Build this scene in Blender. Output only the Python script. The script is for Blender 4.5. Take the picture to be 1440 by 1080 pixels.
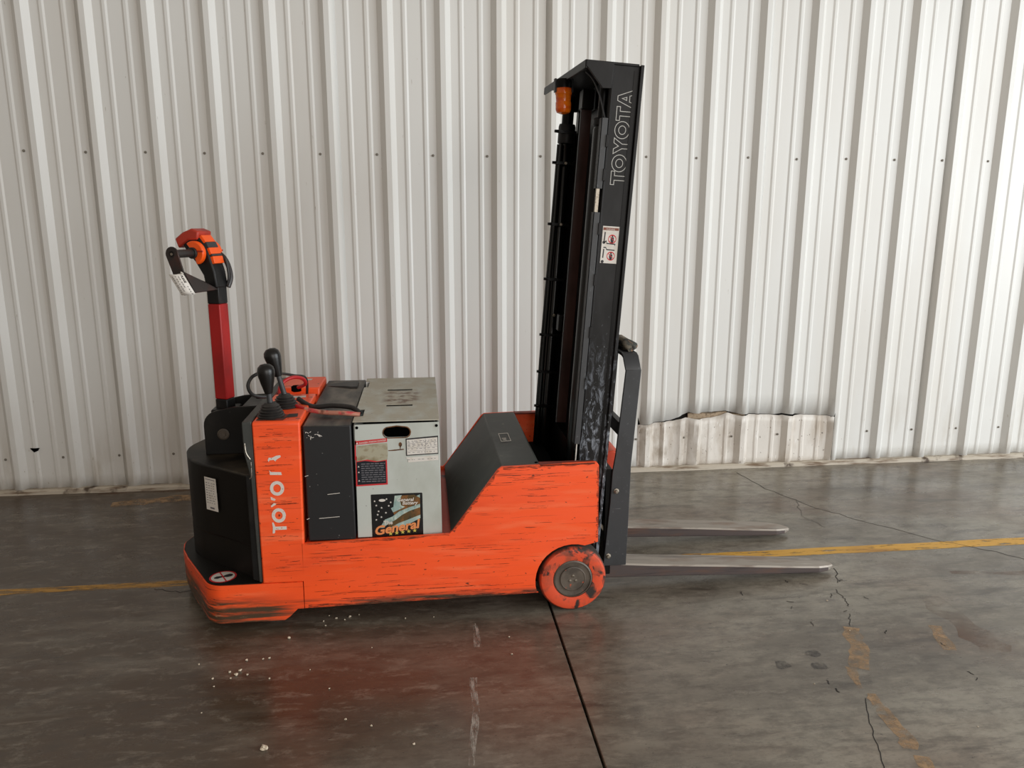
import bpy, math, random
from mathutils import Vector, Matrix, noise
from mathutils.geometry import tessellate_polygon
random.seed(7)
for o in list(bpy.data.objects):
    bpy.data.objects.remove(o, do_unlink=True)
scene = bpy.context.scene
col = scene.collection
PI = math.pi
R = math.radians

# ---------------------------------------------------------------- camera
cd = bpy.data.cameras.new('camera'); cam = bpy.data.objects.new('camera', cd); col.objects.link(cam)
cd.sensor_fit = 'HORIZONTAL'; cd.sensor_width = 36.0; cd.lens = 27.0
r_, u_, f_ = (0.993221, -0.116244, 0.000491), (0.023562, 0.20545, 0.978384), (0.113832, 0.971739, -0.206796)
cam.matrix_world = Matrix(((r_[0], u_[0], -f_[0], 2.0558), (r_[1], u_[1], -f_[1], -4.46795),
                           (r_[2], u_[2], -f_[2], 1.51757), (0, 0, 0, 1)))
scene.camera = cam
# ---------------------------------------------------------------- light
w = bpy.data.worlds.new('world'); scene.world = w; w.use_nodes = True
w.node_tree.nodes['Background'].inputs[0].default_value = (1.0, 0.87, 0.73, 1)
w.node_tree.nodes['Background'].inputs[1].default_value = 0.33
def area(name, loc, target, sx, sy, energy, color):
    l = bpy.data.lights.new(name, 'AREA'); l.shape = 'RECTANGLE'; l.size = sx; l.size_y = sy
    l.energy = energy; l.color = color
    o = bpy.data.objects.new(name, l); col.objects.link(o); o.location = loc
    o.rotation_euler = (Vector(target) - Vector(loc)).to_track_quat('-Z', 'Y').to_euler()
    return o
area('dock_door_daylight', (10.5, -5.2, 2.5), (2.4, -0.6, 0.9), 6.0, 4.4, 650, (0.90, 0.96, 1.0))
area('front_fill_light', (4.6, -8.6, 2.2), (2.3, -1.2, 0.6), 5.0, 3.6, 200, (1.0, 0.97, 0.93))  # fill lamp added behind the camera to brighten the truck's near side
scene.view_settings.view_transform = 'Standard'; scene.view_settings.look = 'None'
scene.view_settings.exposure = 0.0; scene.view_settings.gamma = 1.0
scene.view_settings.use_curve_mapping = False

# ---------------------------------------------------------------- materials
def lin(c):
    return tuple(((v / 255) / 12.92 if v / 255 <= .04045 else ((v / 255 + .055) / 1.055) ** 2.4) for v in c[:3]) + (1,)
def mat(name, base, rough=.5, metal=0., layers=(), bump=None, spec=.5, trans=0., rough_noise=None, alpha=None, coat=0.):
    """layers: (srgb colour, dict(scale=(x,y,z), lo, hi, detail, z=(a,b), x=(a,b), y=(a,b), off, amt))"""
    m = bpy.data.materials.new(name); m.use_nodes = True
    nt = m.node_tree; N = nt.nodes; L = nt.links
    b = N['Principled BSDF']
    tc = N.new('ShaderNodeTexCoord'); sep = None
    def maprange(sock, a, c, lo=0., hi=1.):
        n = N.new('ShaderNodeMapRange'); n.clamp = True; L.new(sock, n.inputs[0])
        n.inputs[1].default_value = a; n.inputs[2].default_value = c
        n.inputs[3].default_value = lo; n.inputs[4].default_value = hi
        return n.outputs[0]
    def mul(a, c):
        n = N.new('ShaderNodeMath'); n.operation = 'MULTIPLY'; L.new(a, n.inputs[0])
        if isinstance(c, (int, float)): n.inputs[1].default_value = c
        else: L.new(c, n.inputs[1])
        return n.outputs[0]
    def noise_fac(d):
        mp = N.new('ShaderNodeMapping'); L.new(tc.outputs['Object'], mp.inputs[0])
        sc = d.get('scale', (5, 5, 5)); sc = (sc,) * 3 if isinstance(sc, (int, float)) else sc
        mp.inputs['Scale'].default_value = sc; mp.inputs['Location'].default_value = d.get('off', (0, 0, 0))
        mp.inputs['Rotation'].default_value = d.get('rot', (0, 0, 0))
        if d.get('kind') == 'voronoi':
            n = N.new('ShaderNodeTexVoronoi'); n.inputs['Scale'].default_value = 1; L.new(mp.outputs[0], n.inputs['Vector']); return n.outputs['Distance']
        n = N.new('ShaderNodeTexNoise'); n.inputs['Scale'].default_value = 1
        n.inputs['Detail'].default_value = d.get('detail', 4); n.inputs['Roughness'].default_value = d.get('nr', .55)
        n.inputs['Distortion'].default_value = d.get('dist', 0.)
        L.new(mp.outputs[0], n.inputs['Vector']); return n.outputs[0]
    def mask(d):
        s = maprange(noise_fac(d), d['lo'], d['hi'])
        for ax, i in (('x', 0), ('y', 1), ('z', 2)):
            for key in (ax, ax + '2'):
                if key in d:
                    nonlocal sep
                    if sep is None:
                        sep = N.new('ShaderNodeSeparateXYZ'); L.new(tc.outputs['Object'], sep.inputs[0])
                    s = mul(s, maprange(sep.outputs[i], *d[key]))
        if 'amt' in d: s = mul(s, d['amt'])
        return s
    cur = None
    for c, d in layers:
        mx = N.new('ShaderNodeMix'); mx.data_type = 'RGBA'
        L.new(mask(d), mx.inputs[0])
        if cur is None: mx.inputs[6].default_value = lin(base)
        else: L.new(cur, mx.inputs[6])
        mx.inputs[7].default_value = lin(c); cur = mx.outputs[2]
    if cur is None: b.inputs['Base Color'].default_value = lin(base)
    else: L.new(cur, b.inputs['Base Color'])
    b.inputs['Roughness'].default_value = rough; b.inputs['Metallic'].default_value = metal
    b.inputs['Specular IOR Level'].default_value = spec; b.inputs['Transmission Weight'].default_value = trans
    b.inputs['Coat Weight'].default_value = coat
    if rough_noise:
        L.new(maprange(noise_fac(rough_noise), rough_noise['lo'], rough_noise['hi'], rough_noise['a'], rough_noise['b']), b.inputs['Roughness'])
    if bump:
        bn = N.new('ShaderNodeBump'); bn.inputs['Strength'].default_value = bump.get('s', .2); bn.inputs['Distance'].default_value = bump.get('d', .002)
        L.new(noise_fac(bump), bn.inputs['Height']); L.new(bn.outputs[0], b.inputs['Normal'])
    if alpha:
        L.new(mask(alpha), b.inputs['Alpha'])
    return m
ORG = (254, 90, 38)
dark_scr = (46, 28, 18)
M = {}
M['orange'] = mat('orange_paint', ORG, .42, layers=[
    ((238, 80, 34), dict(scale=(2.2, 2.2, 7), lo=.45, hi=.7, detail=3)),
    ((252, 112, 66), dict(scale=(3, 3, 26), lo=.55, hi=.75, detail=5)),
    (dark_scr, dict(scale=(3.2, 4, 130), lo=.615, hi=.68, detail=6, nr=.65, amt=.75)),
    (dark_scr, dict(scale=(6, 7, 75), lo=.63, hi=.68, detail=7, nr=.72, off=(3, 1, 7), amt=.8)),
    ((60, 36, 24), dict(scale=(38, 38, 60), lo=.665, hi=.70, detail=4, amt=.85)),
    ((78, 60, 44), dict(scale=(3, 3, 45), lo=.40, hi=.56, detail=5, z=(.118, .100))),
    ((76, 58, 40), dict(scale=(4.5, 6, 48), lo=.38, hi=.52, detail=8, nr=.7, z=(.150, .112), x=(-.34, -.62), off=(2, 0, 3.3))),
    ((150, 128, 100), dict(scale=(20, 26, 120), lo=.62, hi=.68, detail=5, z=(.125, .095), x=(-.42, -.62))),
    ], bump=dict(scale=(4, 4, 60), s=.10, d=.001), rough_noise=dict(scale=(3, 3, 20), lo=.3, hi=.7, a=.32, b=.55))
M['orange_plain'] = mat('orange_paint_dull', (190, 60, 34), .5, layers=[(dark_scr, dict(scale=(12, 12, 12), lo=.56, hi=.66, detail=5)), ((215, 78, 44), dict(scale=6, lo=.5, hi=.7))])
M['edge_worn'] = mat('worn_red_edge', (128, 50, 36), .6, layers=[((58, 38, 30), dict(scale=(14, 14, 14), lo=.45, hi=.6, detail=5))])
M['black'] = mat('black_paint', (20, 19, 18), .46, spec=.3, layers=[
    ((60, 56, 50), dict(scale=(6, 6, 3), lo=.58, hi=.8, detail=5, amt=.5)),
    ((120, 118, 112), dict(scale=(70, 70, 70), lo=.74, hi=.78, detail=2, amt=.5)),
    ((110, 108, 104), dict(scale=(5, 5, 150), lo=.735, hi=.76, detail=4, amt=.45))], rough_noise=dict(scale=(5, 5, 5), lo=.3, hi=.7, a=.35, b=.6))
M['black_hood'] = mat('black_hood_dusty', (18, 15, 12), .5, spec=.25, layers=[
    ((92, 82, 66), dict(scale=(5, 7, 5), lo=.42, hi=.70, detail=6, z=(.600, .607), amt=.6)),
    ((40, 30, 20), dict(scale=(5, 5, 5), lo=.5, hi=.75, detail=5, amt=.6))], bump=dict(scale=120, s=.1, d=.0006))
M['cover_black'] = mat('cover_black', (36, 36, 37), .5, spec=.35, layers=[
    ((134, 126, 114), dict(scale=(10, 4, 8), lo=.38, hi=.68, detail=6, z=(.786, .7895), amt=.8)),  # greyish top imitates overhead sheen in the colour
    ((150, 150, 146), dict(scale=(60, 60, 60), lo=.735, hi=.77, detail=2, amt=.5)),
    ((150, 150, 148), dict(scale=(4, 5, 130), lo=.735, hi=.755, detail=4, amt=.5))])
M['cover_grey'] = mat('cover_dark_grey', (58, 60, 57), .55, layers=[
    ((84, 84, 80), dict(scale=(9, 9, 9), lo=.5, hi=.75, detail=6, amt=.6)),
    ((120, 116, 104), dict(scale=(30, 30, 30), lo=.68, hi=.74, detail=4, amt=.5))])
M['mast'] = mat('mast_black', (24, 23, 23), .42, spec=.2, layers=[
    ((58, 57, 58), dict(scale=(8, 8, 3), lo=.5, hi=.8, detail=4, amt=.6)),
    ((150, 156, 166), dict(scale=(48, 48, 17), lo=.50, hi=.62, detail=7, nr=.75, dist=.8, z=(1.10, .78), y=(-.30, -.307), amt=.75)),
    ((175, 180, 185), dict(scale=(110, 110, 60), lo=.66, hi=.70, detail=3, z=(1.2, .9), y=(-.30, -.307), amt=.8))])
M['mast_inner'] = mat('mast_inner_black', (8, 7, 7), .35, spec=.15, layers=[((34, 30, 28), dict(scale=(9, 9, 2), lo=.55, hi=.8, detail=4))])
M['cylinder'] = mat('cylinder_black', (8, 8, 8), .2, spec=.35)
M['brown_guard'] = mat('brown_guard', (78, 54, 50), .38, layers=[((56, 38, 35), dict(scale=(6, 6, 4), lo=.45, hi=.65, detail=5)), ((82, 62, 56), dict(scale=(40, 40, 8), lo=.62, hi=.72, detail=4, amt=.5))])
M['plate_grey'] = mat('backrest_dark_grey', (52, 53, 55), .5, layers=[
    ((84, 86, 88), dict(scale=(60, 60, 60), lo=.62, hi=.70, detail=4, amt=.55)),
    ((38, 38, 39), dict(scale=(10, 10, 5), lo=.5, hi=.7, detail=4, amt=.6)),
    ((150, 152, 154), dict(scale=(12, 12, 160), lo=.745, hi=.76, detail=3, amt=.6))])
M['battery'] = mat('battery_grey', (190, 194, 187), .45, layers=[
    ((164, 166, 154), dict(scale=(6, 6, 4), lo=.5, hi=.75, detail=6, amt=.7)),
    ((172, 164, 144), dict(scale=(16, 10, 5), lo=.25, hi=.55, detail=5, z=(.449, .4535), amt=.9)),
    ((70, 60, 46), dict(scale=(60, 60, 60), lo=.70, hi=.74, detail=4)),
    ((104, 72, 44), dict(scale=(22, 22, 22), lo=.44, hi=.60, detail=6, x=(-.075, -.04), x2=(.10, .06), y=(-.16, -.10), y2=(.14, .07), z=(.449, .4535)))])
M['battery_stain'] = mat('battery_stain', (166, 160, 138), .6, layers=[((130, 114, 84), dict(scale=(30, 30, 40), lo=.5, hi=.7, detail=5))])
M['rust'] = mat('rust', (110, 70, 36), .8, layers=[((70, 44, 24), dict(scale=60, lo=.45, hi=.65))])
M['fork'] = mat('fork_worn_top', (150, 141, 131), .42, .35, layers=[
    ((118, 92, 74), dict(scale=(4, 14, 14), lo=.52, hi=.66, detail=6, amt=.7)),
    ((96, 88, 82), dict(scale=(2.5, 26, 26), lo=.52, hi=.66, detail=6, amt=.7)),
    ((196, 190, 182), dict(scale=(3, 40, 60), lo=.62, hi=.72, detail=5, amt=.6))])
M['fork_side_shaded'] = mat('fork_shaded_side', (84, 74, 72), .5, .3, layers=[  # darker sides: mill scale plus shade put into the colour
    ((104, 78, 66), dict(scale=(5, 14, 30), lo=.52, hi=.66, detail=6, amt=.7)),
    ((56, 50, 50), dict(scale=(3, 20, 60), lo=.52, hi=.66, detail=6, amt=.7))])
M['fork_edge_lit'] = mat('fork_polished_highlight', (178, 170, 160), .4, .5, layers=[((140, 128, 118), dict(scale=(6, 20, 20), lo=.5, hi=.65, detail=5))])  # edge highlight painted over polished steel
M['tire'] = mat('tire_oversprayed', (218, 78, 42), .6, layers=[
    ((48, 38, 32), dict(scale=(13, 13, 13), lo=.53, hi=.60, detail=6, dist=.8)),
    ((168, 74, 48), dict(scale=(22, 22, 22), lo=.5, hi=.7, detail=4)),
    ((58, 50, 44), dict(scale=(9, 9, 9), lo=.2, hi=.3, y=(-.416, -.405)))])
M['hub'] = mat('hub_grey_brown', (96, 86, 76), .5, layers=[((70, 62, 54), dict(scale=(14, 14, 14), lo=.45, hi=.65, detail=5)), ((190, 80, 46), dict(scale=(24, 24, 24), lo=.64, hi=.68, detail=2))])
M['red_tiller'] = mat('tiller_red', (166, 22, 20), .5, layers=[((130, 16, 16), dict(scale=(8, 8, 4), lo=.45, hi=.7, detail=5)), ((190, 60, 52), dict(scale=(20, 20, 10), lo=.66, hi=.8, amt=.5))])
M['tiller_black'] = mat('tiller_black', (20, 19, 19), .45, spec=.3, layers=[((62, 54, 50), dict(scale=(14, 14, 8), lo=.52, hi=.75, detail=5, amt=.6))])
M['strap'] = mat('guard_strap', (38, 30, 28), .38, layers=[((86, 40, 28), dict(scale=(10, 10, 10), lo=.5, hi=.65, detail=4, amt=.5))])
M['cap_red'] = mat('cap_red', (178, 52, 34), .5, layers=[((140, 38, 26), dict(scale=12, lo=.5, hi=.7))])
M['bright_orange'] = mat('throttle_orange', (250, 92, 20), .38)
M['rubber'] = mat('rubber', (34, 32, 31), .5, layers=[((52, 48, 45), dict(scale=20, lo=.5, hi=.7))])
M['knob'] = mat('knob_plastic', (22, 20, 19), .33, spec=.4)
M['red_cable'] = mat('red_cable', (176, 26, 30), .45)
M['tan_cable'] = mat('tan_cable', (190, 130, 110), .5, layers=[((196, 70, 72), dict(scale=(18, 18, 18), lo=.5, hi=.6)), ((120, 70, 56), dict(scale=40, lo=.55, hi=.7))])
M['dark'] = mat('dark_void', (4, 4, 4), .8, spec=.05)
M['white_print'] = mat('white_print', (222, 220, 214), .5)
M['worn_print'] = mat('white_print_worn', (216, 206, 196), .55, layers=[((226, 100, 60), dict(scale=90, lo=.62, hi=.68, detail=4)), ((70, 50, 40), dict(scale=140, lo=.68, hi=.72, detail=3))])
M['outline_print'] = mat('grey_white_outline_print', (188, 186, 180), .5)
M['label_white'] = mat('label_white', (216, 210, 202), .5, layers=[((190, 178, 160), dict(scale=30, lo=.5, hi=.75, amt=.6))])
M['ink'] = mat('ink', (38, 36, 38), .6)
M['ink_grey'] = mat('ink_grey', (104, 102, 106), .6)
M['print_red'] = mat('print_red', (198, 44, 48), .5)
M['print_orange'] = mat('print_orange', (222, 140, 84), .5)
M['print_brown'] = mat('print_brown', (126, 62, 36), .5)
M['print_yellow'] = mat('print_yellow', (196, 182, 84), .5)
M['print_navy'] = mat('print_navy', (14, 20, 30), .4)
M['print_black'] = mat('print_black', (12, 13, 14), .4)
M['print_pale'] = mat('print_pale_teal', (150, 172, 166), .45, layers=[((196, 206, 190), dict(scale=(40, 40, 26), lo=.5, hi=.7)), ((104, 132, 128), dict(scale=(60, 60, 20), lo=.52, hi=.7, off=(4, 4, 4)))])
M['print_olive'] = mat('print_olive', (84, 66, 34), .45, layers=[((128, 84, 42), dict(scale=(40, 40, 20), lo=.48, hi=.65)), ((42, 44, 30), dict(scale=(50, 50, 20), lo=.55, hi=.7, off=(2, 5, 4)))])
M['amber'] = mat('amber_lens', (252, 128, 20), .15, trans=.25, layers=[((232, 90, 10), dict(scale=(8, 8, 40), lo=.4, hi=.6))])
M['steel'] = mat('bolt_steel', (150, 142, 130), .4, .8, layers=[((90, 78, 66), dict(scale=90, lo=.5, hi=.7))])
M['rag'] = mat('rag_cloth', (128, 118, 102), .9, layers=[((58, 60, 56), dict(scale=(18, 14, 40), lo=.40, hi=.55, detail=5)), ((150, 116, 92), dict(scale=(30, 14, 40), lo=.58, hi=.66, detail=4)), ((30, 26, 22), dict(scale=(40, 10, 60), lo=.58, hi=.64, detail=4, off=(3, 3, 3)))])
M['pebble'] = mat('white_crumb', (216, 204, 184), .8, layers=[((168, 150, 124), dict(scale=120, lo=.45, hi=.65))])
M['wall'] = mat('wall_white_sheet', (220, 219, 215), .42, layers=[
    ((210, 205, 197), dict(scale=(2.5, 2, .5), lo=.48, hi=.72, detail=4, amt=.6)),
    ((160, 148, 130), dict(scale=(60, 60, 30), lo=.70, hi=.75, detail=3, z=(.75, .1), amt=.7)),
    ((178, 166, 148), dict(scale=(9, 9, 2.2), lo=.52, hi=.72, detail=6, z=(.6, .0), amt=.6)),
    ((150, 138, 120), dict(scale=(90, 90, 14), lo=.73, hi=.77, detail=3, amt=.5))], rough_noise=dict(scale=(3, 3, 1), lo=.3, hi=.7, a=.36, b=.5))
M['wall_dirty'] = mat('wall_sheet_dirty', (220, 214, 206), .5, layers=[
    ((156, 142, 124), dict(scale=(13, 13, 7), lo=.46, hi=.66, detail=7, nr=.65, x=(4.2, 3.45), amt=.85)),
    ((186, 174, 160), dict(scale=(10, 10, 3), lo=.48, hi=.7, detail=6)),
    ((110, 96, 82), dict(scale=(60, 60, 40), lo=.68, hi=.73, detail=3)),
    ((240, 238, 234), dict(scale=(40, 40, 9), lo=.66, hi=.72, detail=4))])
M['wall_back'] = mat('wall_framing_dark', (40, 36, 32), .9)
M['screw'] = mat('screw_weathered', (128, 122, 112), .5, .2)
M['base_trim'] = mat('base_trim_weathered', (186, 176, 160), .6, layers=[((116, 96, 76), dict(scale=(6, 30, 60), lo=.50, hi=.66, detail=5)), ((78, 62, 48), dict(scale=(10, 10, 10), lo=.6, hi=.7, detail=4))])
M['insulation'] = mat('insulation_tan', (168, 148, 124), .95, layers=[((110, 92, 74), dict(scale=40, lo=.5, hi=.65))])
M['concrete'] = mat('sealed_concrete', (144, 138, 125), .3, layers=[
    ((92, 84, 74), dict(scale=(.6, 1.2, 1), lo=.40, hi=.62, detail=6, nr=.6, amt=.8)),
    ((150, 142, 128), dict(scale=(1.0, 2.2, 1), lo=.50, hi=.70, detail=8, nr=.65, off=(5, 2, 0), amt=.8)),
    ((98, 74, 58), dict(scale=(.9, 2.0, 1), lo=.50, hi=.70, detail=6, nr=.6, off=(1, 7, 0), amt=.6)),
    ((44, 37, 32), dict(scale=(2.0, 9, 1), lo=.55, hi=.68, detail=8, nr=.68, off=(2, 2, 0), amt=.7)),
    ((66, 48, 31), dict(scale=(1.2, 4, 1), lo=.22, hi=.52, detail=8, nr=.7, off=(9, 1, 0), x=(3.2, 1.3), amt=.88)),
    ((70, 61, 53), dict(scale=(11, 16, 1), lo=.46, hi=.60, detail=10, nr=.78, off=(1, 1, 0), amt=.42)),
    ((158, 150, 136), dict(scale=(10, 15, 1), lo=.54, hi=.68, detail=10, nr=.78, off=(6, 3, 0), amt=.42)),
    ((66, 57, 49), dict(scale=(7, 24, 1), lo=.50, hi=.60, detail=8, nr=.7, off=(4, 8, 0), amt=.38)),
    ((148, 138, 124), dict(scale=(6, 22, 1), lo=.56, hi=.66, detail=8, nr=.7, off=(8, 5, 0), amt=.38)),
    ((150, 142, 128), dict(scale=(16, 50, 1), lo=.64, hi=.72, detail=6, off=(3, 3, 0), amt=.28)),
    ((34, 28, 25), dict(scale=(5, 30, 1), lo=.62, hi=.70, detail=7, nr=.7, off=(7, 4, 0), amt=.5)),
    ((34, 28, 24), dict(scale=(50, 80, 1), lo=.68, hi=.73, detail=3, amt=.7)),
    ], bump=dict(scale=(14, 20, 1), s=.05, d=.002, detail=6),
    rough_noise=dict(scale=(1.6, 3.4, 1), lo=.35, hi=.7, a=.20, b=.42, detail=7, nr=.65))
M['joint'] = mat('joint_filler', (28, 24, 21), .8)
M['yellow_line'] = mat('yellow_floor_paint', (206, 154, 44), .45, layers=[((158, 108, 30), dict(scale=(3, 12, 1), lo=.5, hi=.7, detail=5))],
                       alpha=dict(scale=(9, 40, 1), lo=.34, hi=.46, detail=7, nr=.65))
M['yellow_worn'] = mat('yellow_floor_paint_faded', (184, 136, 52), .45, alpha=dict(scale=(7, 34, 1), lo=.38, hi=.56, detail=7, nr=.7, amt=.9))
M['ochre_worn'] = mat('ochre_floor_paint_remnant', (170, 138, 102), .5, alpha=dict(scale=(16, 16, 1), lo=.38, hi=.60, detail=7, nr=.7, amt=.85))
M['white_scrape'] = mat('white_scrape', (196, 190, 180), .5, alpha=dict(scale=(70, 12, 1), lo=.44, hi=.62, detail=7, nr=.7, amt=.7))
M['rust_stain'] = mat('brown_floor_stain', (112, 78, 56), .35, alpha=dict(scale=(5, 5, 1), lo=.34, hi=.62, detail=6, amt=.45))
M['oil'] = mat('dark_oil_spot', (48, 44, 46), .25, alpha=dict(scale=(40, 40, 1), lo=.36, hi=.6, detail=6, nr=.7, amt=.55))

# ---------------------------------------------------------------- mesh builder
class MB:
    def __init__(s): s.v = []; s.f = []
    def add(s, vs, fs):
        n = len(s.v); s.v += [tuple(v) for v in vs]; s.f += [tuple(i + n for i in f) for f in fs]; return s
    def box(s, x0, x1, y0, y1, z0, z1):
        return s.add([(x0, y0, z0), (x1, y0, z0), (x1, y1, z0), (x0, y1, z0), (x0, y0, z1), (x1, y0, z1), (x1, y1, z1), (x0, y1, z1)],
                     [(3, 2, 1, 0), (4, 5, 6, 7), (0, 1, 5, 4), (1, 2, 6, 5), (2, 3, 7, 6), (3, 0, 4, 7)])
    def prism(s, poly, axis, a0, a1):
        """poly: 2D points. axis 'y' -> (x,z); 'z' -> (x,y); 'x' -> (y,z)"""
        def P(p, a):
            return (p[0], a, p[1]) if axis == 'y' else (p[0], p[1], a) if axis == 'z' else (a, p[0], p[1])
        n = len(poly); vs = [P(p, a0) for p in poly] + [P(p, a1) for p in poly]
        fs = [tuple(range(n)), tuple(range(2 * n - 1, n - 1, -1))] + [(i, i + n, (i + 1) % n + n, (i + 1) % n) for i in range(n)]
        return s.add(vs, fs)
    def plate(s, loops, to3d, d):
        """polygon with holes; to3d((u,v), w) -> 3d; thickness d along w"""
        flat = [p for l in loops for p in l]
        tris = tessellate_polygon([[Vector((p[0], p[1], 0)) for p in l] for l in loops])
        n = len(flat); vs = [to3d(p, 0) for p in flat] + [to3d(p, d) for p in flat]
        fs = [tuple(t) for t in tris] + [tuple(i + n for i in reversed(t)) for t in tris]
        o = 0
        for l in loops:
            k = len(l)
            fs += [(o + i, o + i + n, o + (i + 1) % k + n, o + (i + 1) % k) for i in range(k)]; o += k
        return s.add(vs, fs)
    def flat(s, poly, to3d):
        """flat print polygon"""
        tris = tessellate_polygon([[Vector((p[0], p[1], 0)) for p in poly]])
        return s.add([to3d(p) for p in poly], [tuple(t) for t in tris])
    def ribbon(s, pts, wd, to3d, closed=True):
        n = len(pts); L_ = []; R_ = []
        for i in range(n):
            p = Vector(pts[i])
            a = Vector(pts[i - 1]) if (closed or i > 0) else None
            c = Vector(pts[(i + 1) % n]) if (closed or i < n - 1) else None
            d1 = (p - a).normalized() if a is not None and (p - a).length > 1e-9 else None
            d2 = (c - p).normalized() if c is not None and (c - p).length > 1e-9 else None
            d1 = d1 or d2; d2 = d2 or d1
            t = (d1 + d2); t = t.normalized() if t.length > 1e-6 else d1
            nrm = Vector((-t.y, t.x)); k = 1 / max(.45, nrm.dot(Vector((-d1.y, d1.x))))
            L_.append(p + nrm * wd / 2 * k); R_.append(p - nrm * wd / 2 * k)
        m = n if closed else n - 1
        return s.add([to3d(p) for p in L_] + [to3d(p) for p in R_], [(i, (i + 1) % n, (i + 1) % n + n, i + n) for i in range(m)])
    def cyl(s, p0, p1, r0, r1=None, n=20):
        r1 = r0 if r1 is None else r1
        p0, p1 = Vector(p0), Vector(p1); d = (p1 - p0).normalized()
        a = d.orthogonal().normalized(); b = d.cross(a)
        vs = []
        for p, r in ((p0, r0), (p1, r1)):
            for i in range(n):
                t = 2 * PI * i / n; vs.append(p + (a * math.cos(t) + b * math.sin(t)) * r)
        return s.add(vs, [(i, (i + 1) % n, (i + 1) % n + n, i + n) for i in range(n)] + [tuple(range(n - 1, -1, -1)), tuple(range(n, 2 * n))])
    def lathe(s, prof, o, d, n=28):
        """prof: (r, h) along direction d from o"""
        o, d = Vector(o), Vector(d).normalized(); a = d.orthogonal().normalized(); b = d.cross(a)
        vs = []; fs = []
        for r, h in prof:
            for i in range(n):
                t = 2 * PI * i / n; vs.append(o + d * h + (a * math.cos(t) + b * math.sin(t)) * max(r, 1e-5))
        for k in range(len(prof) - 1):
            fs += [(k * n + i, k * n + (i + 1) % n, (k + 1) * n + (i + 1) % n, (k + 1) * n + i) for i in range(n)]
        fs += [tuple(range(n - 1, -1, -1)), tuple(range((len(prof) - 1) * n, len(prof) * n))]
        return s.add(vs, fs)
    def tube(s, pts, r, n=10, sub=6):
        P = [Vector(p) for p in pts]
        if sub > 1:   # catmull-rom
            Q = []
            for i in range(len(P) - 1):
                a, b, c, d = P[max(i - 1, 0)], P[i], P[i + 1], P[min(i + 2, len(P) - 1)]
                for k in range(sub):
                    t = k / sub
                    Q.append(.5 * (2 * b + (c - a) * t + (2 * a - 5 * b + 4 * c - d) * t * t + (3 * b - a - 3 * c + d) * t ** 3))
            P = Q + [P[-1]]
        vs = []; ref = None
        for i, p in enumerate(P):
            t = (P[min(i + 1, len(P) - 1)] - P[max(i - 1, 0)]).normalized()
            if ref is None: ref = t.orthogonal().normalized()
            ref = (ref - t * ref.dot(t)).normalized(); b = t.cross(ref)
            rr = r[0] + (r[1] - r[0]) * i / (len(P) - 1) if isinstance(r, tuple) else r
            vs += [p + (ref * math.cos(2 * PI * k / n) + b * math.sin(2 * PI * k / n)) * rr for k in range(n)]
        fs = [(i * n + k, i * n + (k + 1) % n, (i + 1) * n + (k + 1) % n, (i + 1) * n + k) for i in range(len(P) - 1) for k in range(n)]
        fs += [tuple(range(n - 1, -1, -1)), tuple(range((len(P) - 1) * n, len(P) * n))]
        return s.add(vs, fs)
    def loft(s, rings):
        n = len(rings[0]); vs = [v for r in rings for v in r]
        fs = [(k * n + i, k * n + (i + 1) % n, (k + 1) * n + (i + 1) % n, (k + 1) * n + i) for k in range(len(rings) - 1) for i in range(n)]
        fs += [tuple(range(n - 1, -1, -1)), tuple(range((len(rings) - 1) * n, len(rings) * n))]
        return s.add(vs, fs)
    def text(s, body, size, to3d, shear=0., bold=0., sx=1.):
        cu = bpy.data.curves.new('t', 'FONT'); cu.body = body; cu.size = size; cu.shear = shear; cu.offset = bold; cu.resolution_u = 3
        ob = bpy.data.objects.new('t', cu); col.objects.link(ob)
        dg = bpy.context.evaluated_depsgraph_get(); dg.update()
        me = bpy.data.meshes.new_from_object(ob.evaluated_get(dg))
        s.add([to3d((v.co.x * sx, v.co.y)) for v in me.vertices], [tuple(p.vertices) for p in me.polygons])
        bpy.data.objects.remove(ob); bpy.data.curves.remove(cu); bpy.data.meshes.remove(me)
        return s
    def xf(s, fn): s.v = [tuple(fn(Vector(v))) for v in s.v]; return s
    def build(s, name, m, parent=None, org=(0, 0, 0), bevel=0, seg=2, smooth=35, weld=0):
        me = bpy.data.meshes.new(name)
        me.from_pydata([(v[0] - org[0], v[1] - org[1], v[2] - org[2]) for v in s.v], [], s.f)
        me.validate(); me.materials.append(M[m] if isinstance(m, str) else m)
        import bmesh
        bm = bmesh.new(); bm.from_mesh(me)
        if weld: bmesh.ops.remove_doubles(bm, verts=bm.verts, dist=weld)
        bmesh.ops.recalc_face_normals(bm, faces=bm.faces); bm.to_mesh(me); bm.free()
        if smooth:
            me.shade_smooth(); me.set_sharp_from_angle(angle=R(smooth))
        o = bpy.data.objects.new(name, me); col.objects.link(o)
        if parent is not None: o.parent = parent
        else: o.location = org
        if bevel:
            b = o.modifiers.new('bevel', 'BEVEL'); b.width = bevel; b.segments = seg; b.limit_method = 'ANGLE'; b.angle_limit = R(40)
        return o
def tag(o, label, cat=None, group=None, kind=None):
    if label: o['label'] = label
    if cat: o['category'] = cat
    if group: o['group'] = group
    if kind: o['kind'] = kind
    return o
def empty(name, loc):
    e = bpy.data.objects.new(name, None); col.objects.link(e); e.location = loc; e.empty_display_size = .1
    return e
def arc(cx, cy, r, a0, a1, n):
    return [(cx + r * math.cos(R(a0 + (a1 - a0) * i / n)), cy + r * math.sin(R(a0 + (a1 - a0) * i / n))) for i in range(n + 1)]
def lerp_table(t, x):
    if x <= t[0][0]: return t[0][1]
    for (a, b), (c, d) in zip(t, t[1:]):
        if x <= c: return b + (d - b) * (x - a) / (c - a)
    return t[-1][1]

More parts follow.
